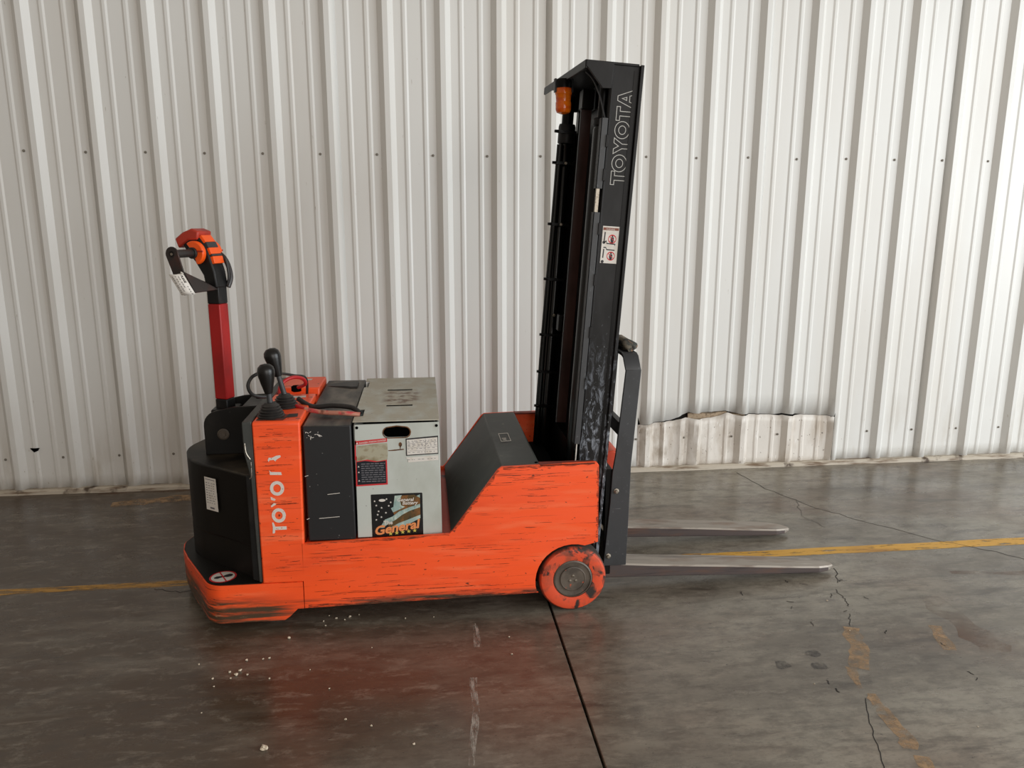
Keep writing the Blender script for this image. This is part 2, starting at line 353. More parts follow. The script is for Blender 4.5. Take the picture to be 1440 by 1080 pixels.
# ================================================================ the setting
PITCH = .3048; INCH = .0254
prof = [(0, 0), (1.15, 1.25), (2.2, 1.25), (3.35, 0), (4.95, 0), (5.35, .2), (5.85, .2), (6.25, 0), (9.05, 0), (9.45, .2), (9.95, .2), (10.35, 0)]
def wall_xs(k0, k1):
    """profile points (x, depth towards the room) from rib k0 to the far foot of rib k1"""
    out = []
    for k in range(k0, k1):
        out += [(k * PITCH + .023 + a * INCH, h * INCH) for a, h in prof]
    out += [(k1 * PITCH + .023 + a * INCH, h * INCH) for a, h in prof[:4]]
    return out
def dent(x, z, seed=0):
    v = noise.noise(Vector((x * 2.3, z * .9, 3.1))) * .0007 + noise.noise(Vector((x * 9, z * 3, 8.1 + seed))) * .00015
    if z < .55: v += noise.noise(Vector((x * 6, z * 7, 1.7))) * .0022 * (1 - z / .55)
    for dx, dz, rx, rz, a in ((1.13, .40, .05, .10, .010), (3.50, 1.70, .05, .10, .007), (3.46, 1.45, .05, .07, .006), (.74, .33, .06, .2, .009), (.42, .82, .05, .05, .008)):
        v -= a * math.exp(-((x - dx) / rx) ** 2 - ((z - dz) / rz) ** 2)
    return v
TEAR = [(3.36, .292), (3.578, .317), (3.62, .335), (3.668, .364), (3.759, .358), (3.92, .366), (3.97, .350), (4.10, .342), (4.26, .334), (4.30, .341), (4.37, .334), (4.63, .314)]
GAP = [(3.36, .002), (3.56, .003), (3.63, .016), (3.68, .034), (3.76, .036), (3.84, .034), (3.90, .026), (3.93, .006), (4.0, .014), (4.06, .004), (4.22, .003), (4.27, .010), (4.37, .011), (4.41, .002), (4.63, .002)]
T0, T1 = 3.36, 4.63
def in_tear(x): return T0 - 1e-6 <= x <= T1 + 1e-6
wall = MB().box(-5.7, 12.4, .03, .09, 0, 3.62).build('wall_back', 'wall_back', smooth=0)
tag(wall, 'white ribbed sheet metal wall behind the stacker', kind='structure')
def wall_sheet(k0, k1, off):
    pts = wall_xs(k0, k1)
    fine = []
    for (a, h0), (b, h1) in zip(pts, pts[1:]):
        cuts = sorted({a} | {t for t in (T0, T1) if a < t < b})
        for c in cuts: fine.append((c, h0 + (h1 - h0) * (c - a) / (b - a)))
        if b - a > .05:
            m = (a + b) / 2
            if abs(m - T0) > .01 and abs(m - T1) > .01: fine.append((m, (h0 + h1) / 2))
    fine.append(pts[-1]); fine = sorted(set(fine))
    zmid = [(.34) + i * (3.6 - .34) / 26 for i in range(27)]
    vs = []; fs = []; nr = len(zmid)
    for x, h in fine:
        for i, z in enumerate(zmid):
            zz = lerp_table(TEAR, x) if (i == 0 and T0 + 1e-6 < x < T1 - 1e-6) else z
            vs.append((x, -h - off + dent(x, zz), zz))
    for j in range(len(fine) - 1):
        for i in range(nr - 1):
            a = j * nr + i; fs.append((a, a + nr, a + nr + 1, a + 1))
    mb = MB().add(vs, fs)
    # lower band outside the tear
    zl = [.022, .10, .18, .26, .34]
    segs = []; cur = []
    for x, h in fine:
        if in_tear(x) and not (abs(x - T0) < 1e-6 or abs(x - T1) < 1e-6):
            if len(cur) > 1: segs.append(cur)
            cur = []
        else:
            cur.append((x, h))
            if abs(x - T0) < 1e-6: segs.append(cur); cur = []
    if len(cur) > 1: segs.append(cur)
    for sg in segs:
        if len(sg) < 2: continue
        v2 = [(x, -h - off + dent(x, z), z + (noise.noise(Vector((x * 7, 0, 0))) * .008 if z < .05 else 0)) for x, h in sg for z in zl]
        n = len(zl)
        mb.add(v2, [(j * n + i, (j + 1) * n + i, (j + 1) * n + i + 1, j * n + i + 1) for j in range(len(sg) - 1) for i in range(n - 1)])
    o = mb.build('wall_panel', 'wall', wall, smooth=20, weld=.0003)
    sd = o.modifiers.new('sheet', 'SOLIDIFY'); sd.thickness = .0012; sd.offset = 1
    return o
for i, k in enumerate(range(-19, 41, 4)):
    wall_sheet(k, k + 4, .0012 * (i % 2))
# patched strip below the tear
px_ = [p for p in wall_xs(10, 16) if T0 < p[0] < T1]
lo_ = [(T0, 0)] + px_ + [(T1, 0)]
fine = []
for (a, h0), (b, h1) in zip(lo_, lo_[1:]):
    n = max(1, int((b - a) / .02))
    for i in range(n): fine.append((a + (b - a) * i / n, h0 + (h1 - h0) * i / n))
fine.append(lo_[-1])
vs = []; nz = 8
for x, h in fine:
    zt = lerp_table(TEAR, x) - lerp_table(GAP, x)
    crush = .45 + .55 * min(1, abs(x - 3.62) / .3)      # ribs knocked in near the hole
    for i in range(nz):
        t = i / (nz - 1); z = .012 + (zt - .012) * t
        b = noise.noise(Vector((x * 9, z * 8, 5))) * .006 + .016 * math.exp(-((x - 3.72) / .08) ** 2) * t
        ex = .010 * math.exp(-((((x - 3.47) % .11) - .055) / .012) ** 2) if x < 3.85 else 0
        vs.append((x, -h * crush - ex - .003 - b, z))
patch = MB().add(vs, [(j * nz + i, (j + 1) * nz + i, (j + 1) * nz + i + 1, j * nz + i + 1) for j in range(len(fine) - 1) for i in range(nz - 1)]).build('patch_panel', 'wall_dirty', wall, smooth=20)
sd = patch.modifiers.new('sheet', 'SOLIDIFY'); sd.thickness = .0015; sd.offset = 1
tag(patch, 'dirty torn lower strip of wall sheet')
mb = MB()
mb.loft([[(3.68 + .05 * i, +.004 + .003 * math.sin(i * 2) + dy, .29 + dz + .008 * math.sin(i * 1.7)) for dy, dz in ((0, 0), (.02, 0), (.02, .068), (0, .062))] for i in range(6)])
mb.build('insulation', 'insulation', wall)
MB().loft([[(3.93 + .04 * i, .004 + dy, .31 + dz) for dy, dz in ((0, 0), (.02, 0), (.02, .035), (0, .03))] for i in range(4)]).build('insulation', 'insulation', wall)
sm = MB().lathe([(.0075, 0), (.0075, .0015), (.0048, .002), (.0048, .006), (.0035, .007)], (0, 0, 0), (0, -1, 0), 8)
s0 = None
for k in range(-18, 40):
    for z in (1.880, .2014, 3.4):
        if z == .2014 and 11 <= k <= 14: y0 = -.012
        else: y0 = -.003
        if s0 is None: o = s0 = sm.build('screw', 'screw', wall)
        else:
            o = s0.copy(); col.objects.link(o)
        o.location = (k * PITCH + random.uniform(-.004, .004), y0, z + random.uniform(-.004, .004))
# small hole punched in the sheet on the left
MB().prism([(-.165, .262), (-.115, .262), (-.125, .246), (-.145, .238)], 'y', -.0085, -.003).build('punched_hole', 'dark', wall)
base = MB()
n = 70; rings = []
for i in range(n + 1):
    x = -5.7 + 18.1 * i / n; a = noise.noise(Vector((x * 3, 0, 0))) * .006; b = noise.noise(Vector((x * 4, 5, 0))) * .004
    rings.append([(x, -.052 + b, 0), (x, .02, 0), (x, .02, .022), (x, -.036 + b, .026 + a), (x, -.050 + b, .016 + a)])
base.loft(rings)
bb = base.build('baseboard_back', 'base_trim'); tag(bb, 'weathered base angle along the foot of the wall', kind='structure')

floor = MB().box(-6, 12, -9, .3, -.2, -.06).build('floor', 'joint', smooth=0); tag(floor, 'dark sealed concrete floor with worn markings', kind='structure')
JX = 2.540
for x0, x1 in ((-6, JX - .004), (JX + .004, 12)):
    mb = MB().box(x0, x1, -9, .3, -.06, 0)
    mb.build('slab', 'concrete', floor, bevel=.0025, seg=1)
def zp(h): return lambda p: (p[0], p[1], h)
def rough_strip(x0, x1, yc, wd, h, name, m, n, jit):
    up = []; dn = []
    for i in range(n + 1):
        x = x0 + (x1 - x0) * i / n
        up.append((x, yc + wd / 2 + random.uniform(-jit, jit))); dn.append((x, yc - wd / 2 + random.uniform(-jit, jit)))
    return MB().add([(x, y, h) for x, y in up] + [(x, y, h) for x, y in dn], [(i + n + 1, i + n + 2, i + 1, i) for i in range(n)]).build(name, m, floor, smooth=0)
rough_strip(3.32, 11, -1.283, .074, .0006, 'painted_line', 'yellow_line', 60, .004)
rough_strip(2.85, 3.32, -1.275, .062, .0006, 'painted_line', 'yellow_worn', 10, .006)
rough_strip(-5, 1.05, -1.278, .056, .0006, 'painted_line', 'yellow_worn', 40, .005)
def crack(pts, wd, name='crack', m='joint', h=.0007, jit=.008, sub=6):
    P = []
    for (a, b), (c, d) in zip(pts, pts[1:]):
        for i in range(sub):
            t = i / sub; P.append((a + (c - a) * t + random.uniform(-jit, jit), b + (d - b) * t + random.uniform(-jit, jit)))
    P.append(pts[-1])
    return MB().ribbon(P, wd, zp(h), closed=False).build(name, m, floor, smooth=0)
crack([(3.957, -.132), (4.011, -.42), (4.134, -.725), (4.27, -.917), (4.504, -1.212), (4.685, -1.367), (4.80, -1.50)], .0040)
crack([(3.86, -1.47), (3.80, -1.60)], .0035, jit=.008)
crack([(3.76, -1.66), (3.755, -1.74), (3.735, -1.80)], .003, jit=.008)
crack([(3.70, -1.86), (3.658, -1.944)], .003, jit=.008)
crack([(3.46, -2.38), (3.40, -2.50), (3.36, -2.62), (3.321, -2.72)], .0028, jit=.004)
crack([(4.10, -.62), (4.02, -.85), (4.06, -1.02)], .002)
crack([(.9, -1.32), (1.02, -1.36), (1.12, -1.33)], .0035)
for _ in range(16):
    x, y = random.uniform(3.35, 3.95), random.uniform(-2.35, -1.55)
    crack([(x, y), (x + random.uniform(-.03, .03), y - random.uniform(.01, .04))], random.uniform(.002, .005), 'chip_mark', jit=.004, sub=3)
def blob(pts, m, name, h=.0006):
    return MB().flat(pts, zp(h)).build(name, m, floor, smooth=0)
def wob(path, w0, w1, n=10):
    """wobbly closed outline around a path"""
    L_, R_ = [], []
    m = len(path)
    for i in range(m):
        p = Vector(path[i]); t = (Vector(path[min(i + 1, m - 1)]) - Vector(path[max(i - 1, 0)])).normalized(); nn = Vector((-t.y, t.x))
        wv = w0 + (w1 - w0) * i / (m - 1)
        L_.append(tuple(p + nn * wv * random.uniform(.3, .6))); R_.append(tuple(p - nn * wv * random.uniform(.3, .6)))
    return L_ + R_[::-1]
def dens(path, n):
    return [(a + (c - a) * i / n, b + (d - b) * i / n) for (a, b), (c, d) in zip(path, path[1:]) for i in range(n)] + [path[-1]]
blob(wob(dens([(3.655, -1.955), (3.60, -2.10), (3.535, -2.22)], 5), .07, .075), 'ochre_worn', 'paint_remnant')
blob(wob(dens([(3.51, -2.21), (3.485, -2.27), (3.475, -2.33)], 3), .045, .02), 'ochre_worn', 'paint_remnant')
blob(wob(dens([(3.49, -2.36), (3.48, -2.40), (3.475, -2.46), (3.475, -2.56), (3.455, -2.63)], 3), .035, .055), 'ochre_worn', 'paint_remnant')
blob(wob(dens([(3.46, -2.66), (3.43, -2.75)], 4), .05, .05), 'ochre_worn', 'paint_remnant')
blob(wob(dens([(3.98, -1.98), (3.93, -2.15)], 4), .06, .05), 'ochre_worn', 'paint_remnant')
blob(wob(dens([(2.232, -1.76), (2.226, -1.93)], 2), .022, .028), 'white_scrape', 'scrape_mark')
blob(wob(dens([(2.20, -2.12), (2.194, -2.30), (2.164, -2.55)], 3), .026, .022), 'white_scrape', 'scrape_mark')
blob(wob(dens([(4.10, -1.76), (4.10, -2.0), (4.09, -2.18)], 5), .10, .16), 'rust_stain', 'floor_stain')
blob(wob(dens([(.34, -.26), (.55, -.22), (.80, -.18)], 5), .10, .12), 'ochre_worn', 'paint_remnant')
blob(wob(dens([(.2, -.075), (.5, -.07), (1.0, -.075)], 5), .025, .03), 'rust_stain', 'floor_stain')
blob(wob(dens([(4.9, -1.62), (4.6, -1.60), (4.35, -1.56)], 5), .05, .03), 'rust_stain', 'floor_stain')
for x, y, r in ((3.42, -2.11, .028), (3.40, -2.19, .03), (3.28, -2.17, .03)):
    blob([(x + r * random.uniform(.8, 1.2) * math.cos(t * PI / 6), y + r * random.uniform(.6, 1.) * math.sin(t * PI / 6)) for t in range(12)], 'oil', 'oil_spot')

# ================================================================ the stacker
RO = (1.9, -1.29, 0)
truck = empty('walkie_stacker', RO)
tag(truck, 'orange and black electric walkie stacker with tall black mast and two steel forks', 'forklift')
def part(mb, name, m, parent=truck, **k): return mb.build(name, m, parent, RO, **k)
YN, YF, YC = -1.712, -.868, -1.29

# --- chassis
arch = arc(2.62, .137, .149, 198, 72, 12)
side = [(1.586, .078), (1.588, .340), (2.139, .353), (2.152, .366), (2.325, .602), (2.340, .612), (2.700, .619), (2.714, .606), (2.718, .292)] + arch[::-1] + [(2.484, .090)]
for y0, y1 in ((YN, YN + .012), (YF - .012, YF)):
    sp = part(MB().prism(side, 'y', y0, y1), 'side_panel', 'orange', bevel=.003)
    part(MB().box(2.484, 2.700, min(y0, y0 + (.036 if y0 < YC else -.024)), max(y1, y1 - (.0 if y0 > YC else -.024)), .609, .6165), 'top_flange', 'edge_worn', sp, bevel=.002)
part(MB().box(2.690, 2.713, YN + .002, YN + .04, .295, .612), 'front_return', 'orange', bevel=.006)
part(MB().box(1.60, 2.455, YN + .013, YF - .013, .10, .336), 'chassis_tray', 'orange_plain')
part(MB().prism([(2.146, .338), (2.146, .356), (2.338, .612), (2.482, .617), (2.488, .610), (2.488, .34)], 'y', YN + .013, YF - .013), 'sloped_cover', 'cover_grey', bevel=.004)
sc_ = [o for o in truck.children if o.name.startswith('sloped_cover')][0]
def at_badge(p): return (2.372 + .040 * p[0] + .014 * p[1] * 0, -1.385 + .12 * p[1], .6160 + .0346 * (0.034 + .040 * p[0]) * 1.0)
mb = MB().ribbon([(0, 0), (1, 0), (1, 1), (0, 1)], .06, at_badge)
part(mb, 'badge_outline', 'label_white', sc_, smooth=0)
mb = MB()
mb.text('BW', .62, lambda p: at_badge((.18 + p[1] * 1.0, .42 - p[0] * .36)), bold=.01)
part(mb, 'badge_lettering', 'label_white', sc_, smooth=0)
part(MB().cyl((2.474, YN + .022, .6165), (2.474, YN + .022, .620), .006), 'cover_bolt', 'dark', sc_)
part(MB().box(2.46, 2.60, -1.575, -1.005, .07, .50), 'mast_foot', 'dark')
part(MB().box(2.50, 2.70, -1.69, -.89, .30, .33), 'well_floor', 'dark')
# worn paint along the edges of the near panel, and long horizontal scuffs
M['scuff'] = mat('dark_scuff', (74, 42, 28), .6, alpha=dict(scale=(30, 30, 180), lo=.40, hi=.60, detail=7, nr=.75, amt=.68))
near_panel = [o for o in truck.children if o.name.startswith('side_panel')][0]
def on_face(p): return (p[0], YN - .0005, p[1])
def worn(path, wd, name='worn_edge'):
    mb = MB(); P = dens(path, 14); n = len(P); up_, dn_ = [], []
    for i in range(n):
        t = (Vector(P[min(i + 1, n - 1)]) - Vector(P[max(i - 1, 0)])).normalized(); nn = Vector((t.y, -t.x))
        up_.append(P[i]); dn_.append(tuple(Vector(P[i]) + nn * wd * random.uniform(.25, 1.2)))
    mb.add([on_face(p) for p in up_ + dn_], [(i, i + 1, i + 1 + n, i + n) for i in range(n - 1)])
    return part(mb, name, 'scuff', near_panel, smooth=0)
worn([(1.60, .3395), (2.138, .3525)], .010); worn([(2.150, .3645), (2.325, .601)], .011); worn([(2.345, .6115), (2.698, .618)], .014)
worn([(2.48, .0905), (2.10, .0855), (1.60, .0785)][::-1], -.014)
worn([(2.713, .60), (2.716, .45), (2.717, .31)], .008)
def scuffs(parent, rows, y, name='scuffs'):
    mb = MB()
    for x0, x1, z0, z1, k, lmax in rows:
        for _ in range(k):
            l = random.uniform(.25, 1) * lmax; x = random.uniform(x0, max(x0 + .001, x1 - l)); z = random.uniform(z0, z1); wd = random.uniform(.0010, .0026)
            mb.ribbon([(x, z), (x + l * .5, z + random.uniform(-.001, .001)), (min(x + l, x1), z + random.uniform(-.001, .001))], wd, lambda p: (p[0], y, p[1]), closed=False)
    return tag(part(mb, name, 'scuff', parent, smooth=0), None, kind='stuff')
scuffs(near_panel, [(2.36, 2.55, .49, .60, 20, .08), (2.30, 2.70, .30, .60, 16, .12), (1.62, 2.45, .10, .33, 34, .14), (1.62, 2.45, .10, .135, 16, .3)], YN - .0005)
# --- load wheels
wp = None
def wheel(yc, s):
    prof_t = [(.078, -.040), (.079, -.055), (.110, -.060), (.126, -.056), (.134, -.046), (.137, -.030), (.137, .030), (.134, .046), (.126, .056), (.110, .060), (.079, .055), (.078, .040)]
    t = part(MB().lathe(prof_t, (2.622, yc, .137), (0, 1, 0), 40), 'load_wheel', 'tire')
    h = part(MB().lathe([(.0775, 0), (.0775, .010), (.072, .013), (.071, .008), (.052, .007), (.051, .012), (.048, .013), (.047, .011), (.0, .011)], (2.622, yc + s * .044, .137), (0, s, 0), 36), 'wheel_hub', 'hub', t)
    b = MB()
    for a in (90, 210, 330):
        b.lathe([(.0055, 0), (.0055, .003), (.003, .0035)], (2.622 + .013 * math.cos(R(a)), yc + s * .0545, .137 + .013 * math.sin(R(a))), (0, s, 0), 8)
        part(b, 'hub_bolt', 'steel', t); b = MB()
wheel(-1.652, -1); wheel(-.928, 1)
part(MB().cyl((2.622, -1.60, .137), (2.622, -.98, .137), .03), 'axle', 'dark')
part(MB().lathe([(.03, -.05), (.10, -.05), (.115, -.03), (.115, .03), (.10, .05), (.03, .05)], (1.27, -1.29, .115), (0, 1, 0), 28), 'drive_wheel', 'rubber')
# --- orange column with recess in the top
colo = part(MB().prism([(YN, .1865), (YN, .805), (YN + .008, .813), (-1.262, .815), (-1.258, .765), (-1.146, .765), (-1.142, .815), (-.905, .815), (-.885, .80), (YF - .002, .1865)], 'x', 1.434, 1.592).xf(lambda v: (v.x + (.014 * (v.z - .15) / .66 if v.x > 1.5 else .004), v.y, v.z)), 'dash_column', 'orange', bevel=.009, seg=3)
part(MB().prism([(1.402, .812), (1.436, .815), (1.436, .19), (1.424, .19), (1.420, .60), (1.402, .70)], 'y', YN + .006, YF - .03), 'dash_frame', 'cover_grey', bevel=.003)
part(MB().tube([(1.408, YN + .002, .735), (1.412, YN - .002, .70), (1.424, YN + .001, .675)], .0025, 6), 'frame_hook', 'steel')
part(MB().tube([(1.426, YN - .001, .665), (1.425, YN - .001, .615), (1.417, YN + .003, .600)], .0022, 6), 'frame_wire', 'steel')
# worn lettering, reading upwards on the column
def col_t(p): return (1.5375 - .0505 * p[1], YN - .0007, .3865 + .0505 * p[0])
def circ(cx, cy, rx, ry, n=28): return [(cx + rx * math.cos(2 * PI * i / n), cy + ry * math.sin(2 * PI * i / n)) for i in range(n)]
mb = MB()
mb.flat([(0, 1.02), (0, .90), (.10, .83), (.26, .84), (.26, 0), (.52, 0), (.52, .80), (.66, .84), (.86, .92), (.84, 1.02), (.5, .98)], col_t)
part(mb, 'letter', 'worn_print', colo, smooth=0)
for cx in (1.38, 3.46):
    o_ = circ(cx, .5, .56, .5); i_ = circ(cx, .5, .31, .27)
    mb = MB()
    mb.plate([o_, i_], lambda p, w: (col_t(p)[0], col_t(p)[1] - w, col_t(p)[2]), .0003)
    part(mb, 'letter', 'worn_print', colo, smooth=0)
mb = MB()
mb.flat([(2.02, .98), (2.22, .66), (2.30, .62), (2.34, .80), (2.14, 1.02)], col_t)
part(mb, 'letter', 'worn_print', colo, smooth=0)
mb = MB()
mb.flat([(2.60, .98), (2.52, .74), (2.60, .64), (2.74, .80), (2.84, 1.0)], col_t)
part(mb, 'letter', 'worn_print', colo, smooth=0)
mb = MB()
mb.flat([(4.50, .94), (4.46, .1), (4.68, .14), (4.72, .86), (4.86, .98), (4.70, .94)], col_t)
part(mb, 'letter', 'worn_print', colo, smooth=0)
mb = MB()
mb.flat([(5.48, .98), (5.60, .88), (5.62, .62), (5.50, .48), (5.64, .40), (5.82, .1), (5.96, .12), (5.92, .44), (5.78, .72), (5.80, .94), (5.62, 1.02)], col_t)
part(mb, 'letter', 'worn_print', colo, smooth=0)
scuffs(colo, [(1.444, 1.590, .24, .79, 34, .06), (1.445, 1.590, .712, .716, 3, .10), (1.445, 1.590, .646, .652, 4, .12), (1.445, 1.590, .498, .508, 6, .13), (1.445, 1.58, .37, .378, 3, .09), (1.45, 1.59, .752, .775, 8, .10)], YN - .0004)
part(MB().flat([(1.520, -1.345), (1.575, -1.335), (1.572, -1.300), (1.517, -1.305)], zp(.8156)), 'top_label', 'label_white', colo, smooth=0)
part(MB().flat([(1.52, -.98), (1.55, -.98), (1.552, -.95), (1.522, -.95)], zp(.8156)), 'top_label', 'label_white', colo, smooth=0)
# --- black compartment cover
cov = part(MB().box(1.612, 1.786, YN + .014, YF - .004, .342, .7895), 'compartment_cover', 'cover_black', bevel=.005)
part(MB().flat(circ(1.655, -1.398, .030, .022, 18), zp(.7901)), 'oval_sticker', 'label_white', cov, smooth=0)
part(MB().loft([[(1.62 + .028 * i, -1.00 - .07 * min(1, i / 4), .788), (1.62 + .028 * i, -.955 + .0 * i, .788), (1.62 + .028 * i, -.958, .790 + .010 * min(1, i / 3)), (1.62 + .028 * i, -1.00 - .06 * min(1, i / 4), .790 + .008 * min(1, i / 3))] for i in range(6)]), 'cable_channel', 'rubber', cov)
part(MB().tube([(1.56, -1.43, .832), (1.62, -1.47, .808), (1.70, -1.49, .815), (1.775, -1.52, .812), (1.808, -1.555, .798)], .010), 'black_cable', 'rubber')
mb = MB()
for i in range(14):
    x = 1.622 + random.uniform(0, .05); z = .755 + random.uniform(-.012, .014)
    mb.ribbon([(x, z), (x + random.uniform(-.004, .012), z + random.uniform(-.012, .012))], .0018, lambda p: (p[0], YN + .0132, p[1]), closed=False)
for x, z, l in ((1.655, .432, .075), (1.69, .525, .045), (1.612, .598, .012), (1.61, .43, .01)):
    mb.ribbon([(x, z), (x + l, z + .004)], .002, lambda p: (p[0], YN + .0132, p[1]), closed=False)
tag(part(mb, 'scratches', 'label_white', cov, smooth=0), None, kind='stuff')
# --- drive hood, step and skirt
def sym(h): return h + [(x, 2 * YC - y) for x, y in reversed(h)]
hood_plan = sym([(1.425, -1.692), (1.400, -1.684), (1.262, -1.580), (1.190, -1.532), (1.130, -1.470), (1.094, -1.405), (1.072, -1.340), (1.066, -1.300)])
hd = MB().loft([[(x if x > 1.40 else x + .02 * (1.4 - x) / .34, YC + (y - YC) * s, z) for x, y in hood_plan] for z, s in ((.322, .985), (.607, 1.0))])
hood = part(hd, 'drive_hood', 'black_hood', bevel=.007, seg=3, smooth=50)
low_plan = sym([(1.425, -1.684), (1.30, -1.578), (1.165, -1.465), (1.105, -1.385), (1.090, -1.30)])
part(MB().prism(low_plan, 'z', .186, .325), 'lower_hood', 'black_hood', bevel=.004, smooth=50)
part(MB().prism([(1.400, .20), (1.428, .19), (1.428, .607), (1.402, .607)], 'y', -1.702, -1.688), 'hood_flange', 'black', bevel=.003)
# label on the hood
a_ = Vector((1.262, -1.580, 0)); b_ = Vector((1.190, -1.532, 0)); d_ = (Vector((1.400, -1.684, 0)) - a_).normalized(); n_ = Vector((d_.y, -d_.x, 0))
if n_.y > 0: n_ = -n_
def hl(p): v = Vector((1.212, -1.5425, 0)) + d_ * p[0] + n_ * (.0016); return (v.x, v.y + .000, .430 + p[1])
lab = part(MB().plate([[(0, 0), (.066, 0), (.064, .132), (0, .132)]], lambda p, w: tuple(Vector(hl(p)) + n_ * w), .0006), 'data_label', 'label_white', hood, smooth=0)
def hl2(p): return tuple(Vector(hl(p)) + n_ * .0012)
mb = MB()
mb.ribbon([(.006, .124), (.058, .124)], .0025, hl2, closed=False)
mb.ribbon([(.022, .010), (.046, .010)], .007, hl2, closed=False)
for i in range(9):
    z = .110 - i * .010
    mb.ribbon([(.007, z), (.014, z)], .003, hl2, closed=False)
    x = .02
    while x < .054:
        l = random.uniform(.004, .014); mb.ribbon([(x, z), (min(x + l, .058), z)], .0022, hl2, closed=False); x += l + random.uniform(.003, .010)
part(mb, 'label_print', 'ink_grey', hood, smooth=0)
sk_half = [(1.510, YN)] + [(1.290, YN)] + arc(1.290, YN + .085, .085, -90, -153, 10)[1:] + [(1.090, -1.445), (1.050, -1.36), (1.036, -1.30)]
skirt = part(MB().loft([[(x + (.006 if x < 1.2 else 0) * s, y, z) for x, y in sym(sk_half)] for z, s in ((.034, 1), (.060, .3), (.186, 0))]), 'skirt', 'orange', smooth=45)
for y0, y1 in ((YN, YN + .03), (YF - .03, YF)):
    part(MB().prism([(1.510, .034), (1.532, .050), (1.560, .078), (1.5835, .078), (1.5835, .186), (1.510, .186)], 'y', y0, y1), 'skirt_end', 'orange', skirt)
step_half = [(1.432, YN + .004), (1.292, YN + .004)] + arc(1.292, YN + .085, .081, -90, -152, 8)[1:] + [(1.096, -1.445), (1.055, -1.36), (1.041, -1.30)]
step = part(MB().prism(sym(step_half), 'z', .184, .1895), 'step_plate', 'black_hood', smooth=45)
def ell(p): a = R(22); x, y = p[0] * .050, p[1] * .050; return (1.276 + x * math.cos(a) - y * math.sin(a), -1.640 + x * math.sin(a) + y * math.cos(a), .1900)
part(MB().flat(circ(0, 0, 1, 1.0), ell), 'no_step_sign', 'print_red', step, smooth=0)
up = lambda h: (lambda p: ell(p)[:2] + (h,))
part(MB().flat(circ(0, 0, .86, .86), up(.1902)), 'sign_face', 'label_white', step, smooth=0)
sole = [(-.62, .10), (-.40, .20), (-.12, .14), (.02, .10), (.22, .18), (.52, .22), (.68, .12), (.70, -.02), (.55, -.14), (.24, -.14), (.04, -.06), (-.12, -.06), (-.40, -.12), (-.60, -.04)]
part(MB().flat([(a * 1.05, b * 1.4 - .02) for a, b in sole], up(.1904)), 'footprint_print', 'ink', step, smooth=0)
part(MB().ribbon([(-.10, .86), (.10, -.86)], .10, up(.19055), closed=False), 'sign_bar', 'print_red', step, smooth=0)
# --- tiller bracket on the hood
br = [(1.185, .606)] + [(1.185, .715)] + arc(1.245, .725, .060, 180, 100, 6) + [(1.30, .798), (1.405, .803), (1.405, .606)]
for y0 in (-1.405, -1.187):
    bk = part(MB().prism(br, 'y', y0, y0 + .012), 'tiller_bracket', 'black', bevel=.003)
part(MB().lathe([(.023, 0), (.023, .005), (.019, .007), (.018, .005), (.010, .005), (.009, .008), (0, .008)], (1.259, -1.405, .690), (0, -1, 0), 20), 'pivot_pin', 'hub')
part(MB().cyl((1.259, -1.405, .690), (1.259, -1.175, .690), .016), 'pivot_shaft', 'dark')
part(MB().box(1.335, 1.405, -1.393, -1.187, .775, .800), 'bracket_top', 'black', bevel=.003)
part(MB().cyl((1.375, -1.25, .800), (1.375, -1.25, .8015), .016), 'bracket_hole', 'dark')
part(MB().box(1.20, 1.30, -1.345, -1.235, .615, .775), 'tiller_block', 'black', bevel=.006)
# --- tiller arm, turned slightly about the upright axis
TX = 1.247
ca, sa = math.cos(R(-23)), math.sin(R(-23))
def tl(v):
    """tiller frame: x along the truck, y sideways (minus = towards the viewer), z up"""
    return (TX + v[0] * ca - v[1] * sa, YC + v[0] * sa + v[1] * ca, v[2])
H = .0275
def arm_seg(z0, z1): return MB().box(-H, H, -H, H, z0, z1).xf(tl)
arm = part(arm_seg(.70, .812), 'tiller_arm', 'tiller_black', bevel=.004)
part(arm_seg(.812, 1.198), 'red_sleeve', 'red_tiller', arm, bevel=.004)
part(arm_seg(1.198, 1.268), 'upper_sleeve', 'tiller_black', arm, bevel=.004)
# head: side profile in tiller frame (x, z)
hx = lambda X: X - TX
headp = [(.030, 1.262), (.022, 1.325), (.004, 1.385), (-.012, 1.425), (-.042, 1.462), (-.072, 1.472), (-.118, 1.436), (-.100, 1.405), (-.062, 1.362), (-.030, 1.310), (-.022, 1.262)]
head = part(MB().prism(headp, 'y', -.036, .036).xf(tl), 'control_head', 'tiller_black', bevel=.006)
capp = [(-.144, 1.452), (-.108, 1.476), (-.066, 1.491), (-.034, 1.480), (-.040, 1.448), (-.082, 1.446), (-.130, 1.414)]
part(MB().prism(capp, 'y', -.042, .042).xf(tl), 'reverse_button', 'cap_red', head, bevel=.006)
# buttons along the front edge
for (x0, z0), (x1, z1), mm in (((-.036, 1.462), (-.016, 1.437), 'bright_orange'), ((-.005, 1.416), (.006, 1.392), 'bright_orange'), ((.010, 1.384), (.0175, 1.356), 'bright_orange'), ((-.016, 1.437), (-.005, 1.416), 'plate_grey'), ((.006, 1.392), (.010, 1.384), 'plate_grey')):
    d = Vector((x1 - x0, z1 - z0)).normalized(); nn = Vector((-d.y, d.x)); nn = nn if nn.x > 0 else -nn
    q = [Vector((x0, z0)) - nn * .01, Vector((x1, z1)) - nn * .01, Vector((x1, z1)) + nn * .007, Vector((x0, z0)) + nn * .007]
    part(MB().prism([tuple(v) for v in q], 'y', -.030, .030).xf(tl), 'head_button', mm, head, bevel=.002)
